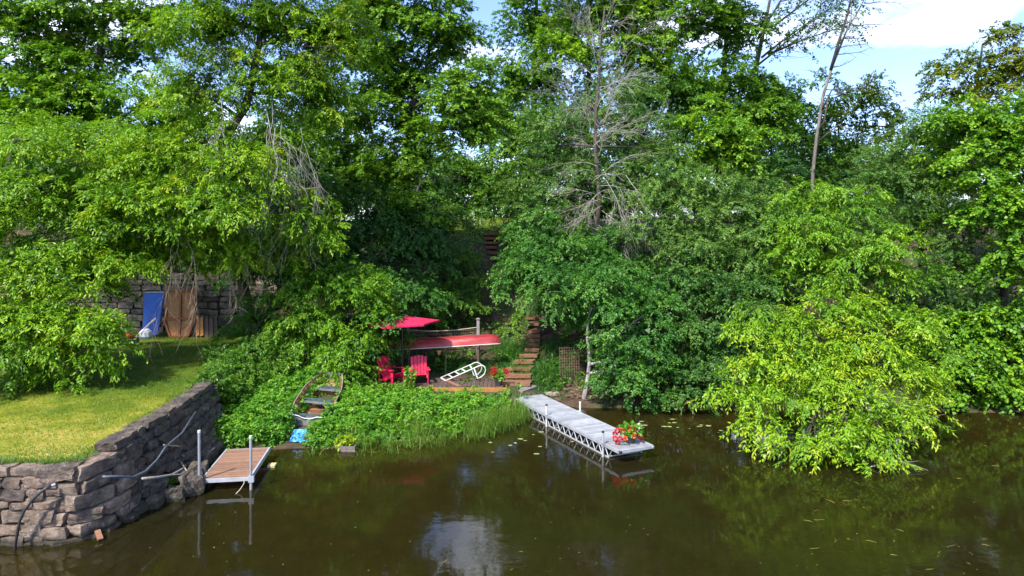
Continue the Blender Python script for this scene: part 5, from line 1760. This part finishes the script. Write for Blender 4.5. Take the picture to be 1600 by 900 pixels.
# reeds standing in the shallows
n = 30000
x = RNG.uniform(-6.0, .75, n)
y = shore(x) + RNG.normal(-.18, .42, n)
cl_ = np.array([mnoise.noise(Vector((a_ * 1.6, b_ * 1.6, 7))) + .5 * mnoise.noise(Vector((a_ * 4.5, b_ * 4.5, 2))) for a_, b_ in zip(x, y)])
right = np.clip((x + 2.0) / 1.2, 0, 1)
prob = np.clip(.16 + cl_ * 1.0 + .42 * right, 0, 1) * np.where(x < -5.3, .3, 1)
u_ = (x - 2.87) * .903 + (y - 18.36) * .4295
keep = (RNG.uniform(0, 1, n) < prob * .55) & (u_ < -.12) & ~((np.abs(x + 4.72) < .38) & (y < 19.9)) & ~((np.abs(x + 6.2) < .5))
x, y, cl_, right = x[keep], y[keep], cl_[keep], right[keep]
n = len(x)
L = RNG.uniform(.28, .75, n) * (1 + .5 * np.clip(cl_, -.4, 1)) * (1 + .15 * right)
tag(blades('reeds', np.stack([x, y, np.maximum(height(x, y), -.05)], -1), up_dirs(n, .24, (0, -.14, 0)), L, RNG.uniform(.009, .018, n), RNG.uniform(.1, 1.0, n), RNG.uniform(.2, 1, n) + cl_ * .2 - .1 * right, M['reed'], seg=3),
    'thin green reeds standing in the shallows along the weedy bank', 'reeds', kind='stuff')


def strap_clump(label, cx, cy, n, spread, Lm, cat='plant'):
    t = thing('daylily_clump', label, cat, (cx, cy, hz(cx, cy)), 'arching daylily clumps beside the steps')
    x = cx + RNG.normal(0, spread, n)
    y = cy + RNG.normal(0, spread, n)
    blades('leaves', np.stack([x, y, height(x, y)], -1), up_dirs(n, .4, (0, -.15, 0)), RNG.uniform(.6, 1.15, n) * Lm, RNG.uniform(.022, .040, n), RNG.uniform(.5, 1.1, n), RNG.uniform(.15, .95, n), M['leaf_strap'], t, seg=3)


for lb, px, d in (('arching daylily clump between the canoe bow and the steps', 800, 27.2), ('daylily clump above the canoe bow', 795, 29.3), ('daylily clump directly left of the upper timbers of the lower steps', 797, 28.4),
                  ('daylily clump behind the white ladder', 740, 27.5), ('daylily clump on the right of the lower steps', 858, 26.8), ('daylily clump between the steps and the trellis', 866, 27.6), ('low daylily clump at the foot of the trellis', 858, 25.9),
                  ('daylily clump right of the upper timbers of the lower steps', 868, 29.3), ('daylily clump under the middle of the canoe', 700, 27.75)):
    p = G(px, d)
    strap_clump(lb, p.x, p.y, 330, .34, .85 if 'low' not in lb[:4] else .45)

mul = thing('mullein', 'tall pale mullein plant with drooping leaves behind the ladder', 'plant', at(697, 596, 26.6))
mb = MB().tube([at(697, 597, 26.6), at(696.5, 575, 26.6), at(697, 553, 26.6)], [.018, .016, .02], 6)
mb.build('stem', M['stem'], mul)
P = np.array([tuple(at(697, 556 + 38 * k / 20, 26.6)) for k in range(21)])
A = RNG.normal(0, 1, P.shape) * np.array([1, 1, .1]) + np.array([0, -.3, .15])
leaf_mesh('leaves', P, A, np.tile([0, 0, 1.0], (21, 1)) + RNG.normal(0, .2, P.shape), np.linspace(.14, .40, 21), np.linspace(.05, .12, 21), RNG.uniform(.6, 1, 21), M['leaf_grey'], mul, None)
tall = thing('tall_weed', 'leafy weed standing between the two red chairs', 'plant', at(638, 612, 24.7))
C = np.array([tuple(at(638 + random.gauss(0, 2.5), 605 - k * 2.9, 24.7)) for k in range(12)])
leaf_mesh('leaves', *clump_leaves(C, RNG.normal(0, 1, C.shape) + np.array([0, -.4, .5]), dict(STYLE['dogwood'], rc=.12, tw=4, lp=5, twig=.14, L=.10, W=.06), np.full(12, .7)), M['leaf_weed'], tall)
MB().tube([at(638, 625, 24.7), at(638, 572, 24.7)], [.012, .006], 5).build('stem', M['stem'], tall)
wf = thing('white_flowers', 'white flower heads among the weeds below the deck', 'flowers', at(745, 632, 23.3))
for px, py in ((741, 619), (748, 622), (744, 617), (752, 637), (748, 641), (738, 643), (728, 647), (756, 627)):
    q = at(px, py, 23.2)
    MB().tube([Vector((q.x, q.y, hz(q.x, q.y))), q], [.006, .004], 4).build('stem', M['stem'], wf)
    flowers(wf, [q], .05, 16, M['petal_white'], 'flower_head', .04)
gw = thing('weed_tuft', 'bright green tuft growing at the foot of the side wall', 'plant', at(263, 765, 16.6))
n = 90
b0 = at(263, 762, 16.5)
blades('leaves', np.array(b0) + RNG.normal(0, .05, (n, 3)) * np.array([1, 1, 0]), up_dirs(n, .35), RNG.uniform(.2, .5, n), RNG.uniform(.02, .04, n), RNG.uniform(.2, .9, n), RNG.uniform(.4, 1, n), M['leaf_weed'], gw, seg=3)

# twigs and leaf litter on the landing beside the dock
mb = MB()
for _ in range(160):
    x_, y_ = random.uniform(1.5, 3.9), random.uniform(24.6, 26.4)
    z_ = hz(x_, y_) + .10
    a_ = random.uniform(0, 6.3)
    l_ = random.uniform(.06, .22)
    mb.beam((x_, y_, z_), (x_ + l_ * math.cos(a_), y_ + l_ * math.sin(a_), z_ + random.uniform(-.02, .06)), random.uniform(.015, .05), .012)
mb.build('twig_litter', M['debris'])
tag(bpy.data.objects['twig_litter'], 'brown twigs and bark littering the bank beside the dock', 'twigs', kind='stuff')
lg = thing('log', 'dull reddish brown log lying at the water edge under the dark dogwood', 'log', at(1085, 636, 23.9))
MB().tube([at(1072, 630, 24.0), at(1084, 632, 23.8), at(1095, 636, 23.6)], [.10, .13, .12], 10).build('stem', M['wood_dark'], lg, smooth=True)
MB().tube([at(1080, 630, 23.9), at(1078, 620, 24.0)], [.05, .02], 6).build('branch_stub', M['wood_dark'], lg)

# things afloat
def pads(name, label, pts2, rmin, rmax, mat):
    mb = MB()
    for (x_, y_) in pts2:
        r_ = random.uniform(rmin, rmax)
        a0 = random.uniform(0, 6.3)
        el = random.uniform(.5, 1)
        vs = [(x_ + r_ * math.cos(a0 + .5 + k * .66), y_ + el * r_ * math.sin(a0 + .5 + k * .66), .006 + .004 * random.random()) for k in range(9)]
        mb.add(vs, [tuple(range(9))])
    o = mb.build(name, mat)
    return tag(o, label, 'floating leaves', kind='stuff')


pp = []
for _ in range(38):
    q = random.choice(((830, 668, 25, 8), (800, 690, 30, 8), (1040, 665, 35, 5), (1090, 668, 35, 4), (840, 700, 40, 10), (1180, 715, 40, 10)))
    px_, py_ = random.gauss(q[0], q[2]), random.gauss(q[1], q[3])
    d_ = CAM_H * FOC / (py_ - HORIZON)
    p = at(px_, py_, d_)
    if p.y < float(shore(p.x)) - .1:
        pp.append((p.x, p.y))
pads('floating_leaves', 'pale lily leaves floating round the dock and along the bank', pp, .03, .10, M['lily'])
pp = []
for _ in range(150):
    px_, py_ = random.uniform(150, 1600), random.uniform(660, 900)
    p = at(px_, py_, CAM_H * FOC / (py_ - HORIZON))
    if p.y < float(shore(p.x)) - .4:
        pp.append((p.x, p.y))
pads('floating_specks', 'tiny pale seeds and petals scattered on the river', pp, .006, .016, M['lily'])
mb = MB()
for q in ((1310, 790, 45, 12), (1400, 850, 70, 14), (1440, 870, 60, 12), (1340, 850, 50, 10), (740, 880, 70, 8), (1280, 800, 40, 10), (1520, 720, 50, 12), (1500, 640, 40, 4)):
    for _ in range(13):
        px_, py_ = random.gauss(q[0], q[2]), random.gauss(q[1], q[3])
        p = at(px_, py_, CAM_H * FOC / (py_ - HORIZON))
        a_ = random.gauss(.3, .7)
        l_ = random.uniform(.06, .30)
        k_ = [Vector((p.x, p.y, random.choice((.003, -.012, -.03))))]
        for j in range(3):
            a_ += random.gauss(0, .5)
            k_.append(k_[-1] + Vector((math.cos(a_), math.sin(a_), 0)) * l_ / 3)
        mb.tube(k_, [.004, .005, .004, .002], 3, False)
tag(mb.build('pondweed', M['pondweed']), 'yellowish strands of pondweed lying at the surface of the river', 'pondweed', kind='stuff')

print('LEAVES', LEAFCOUNT[0])
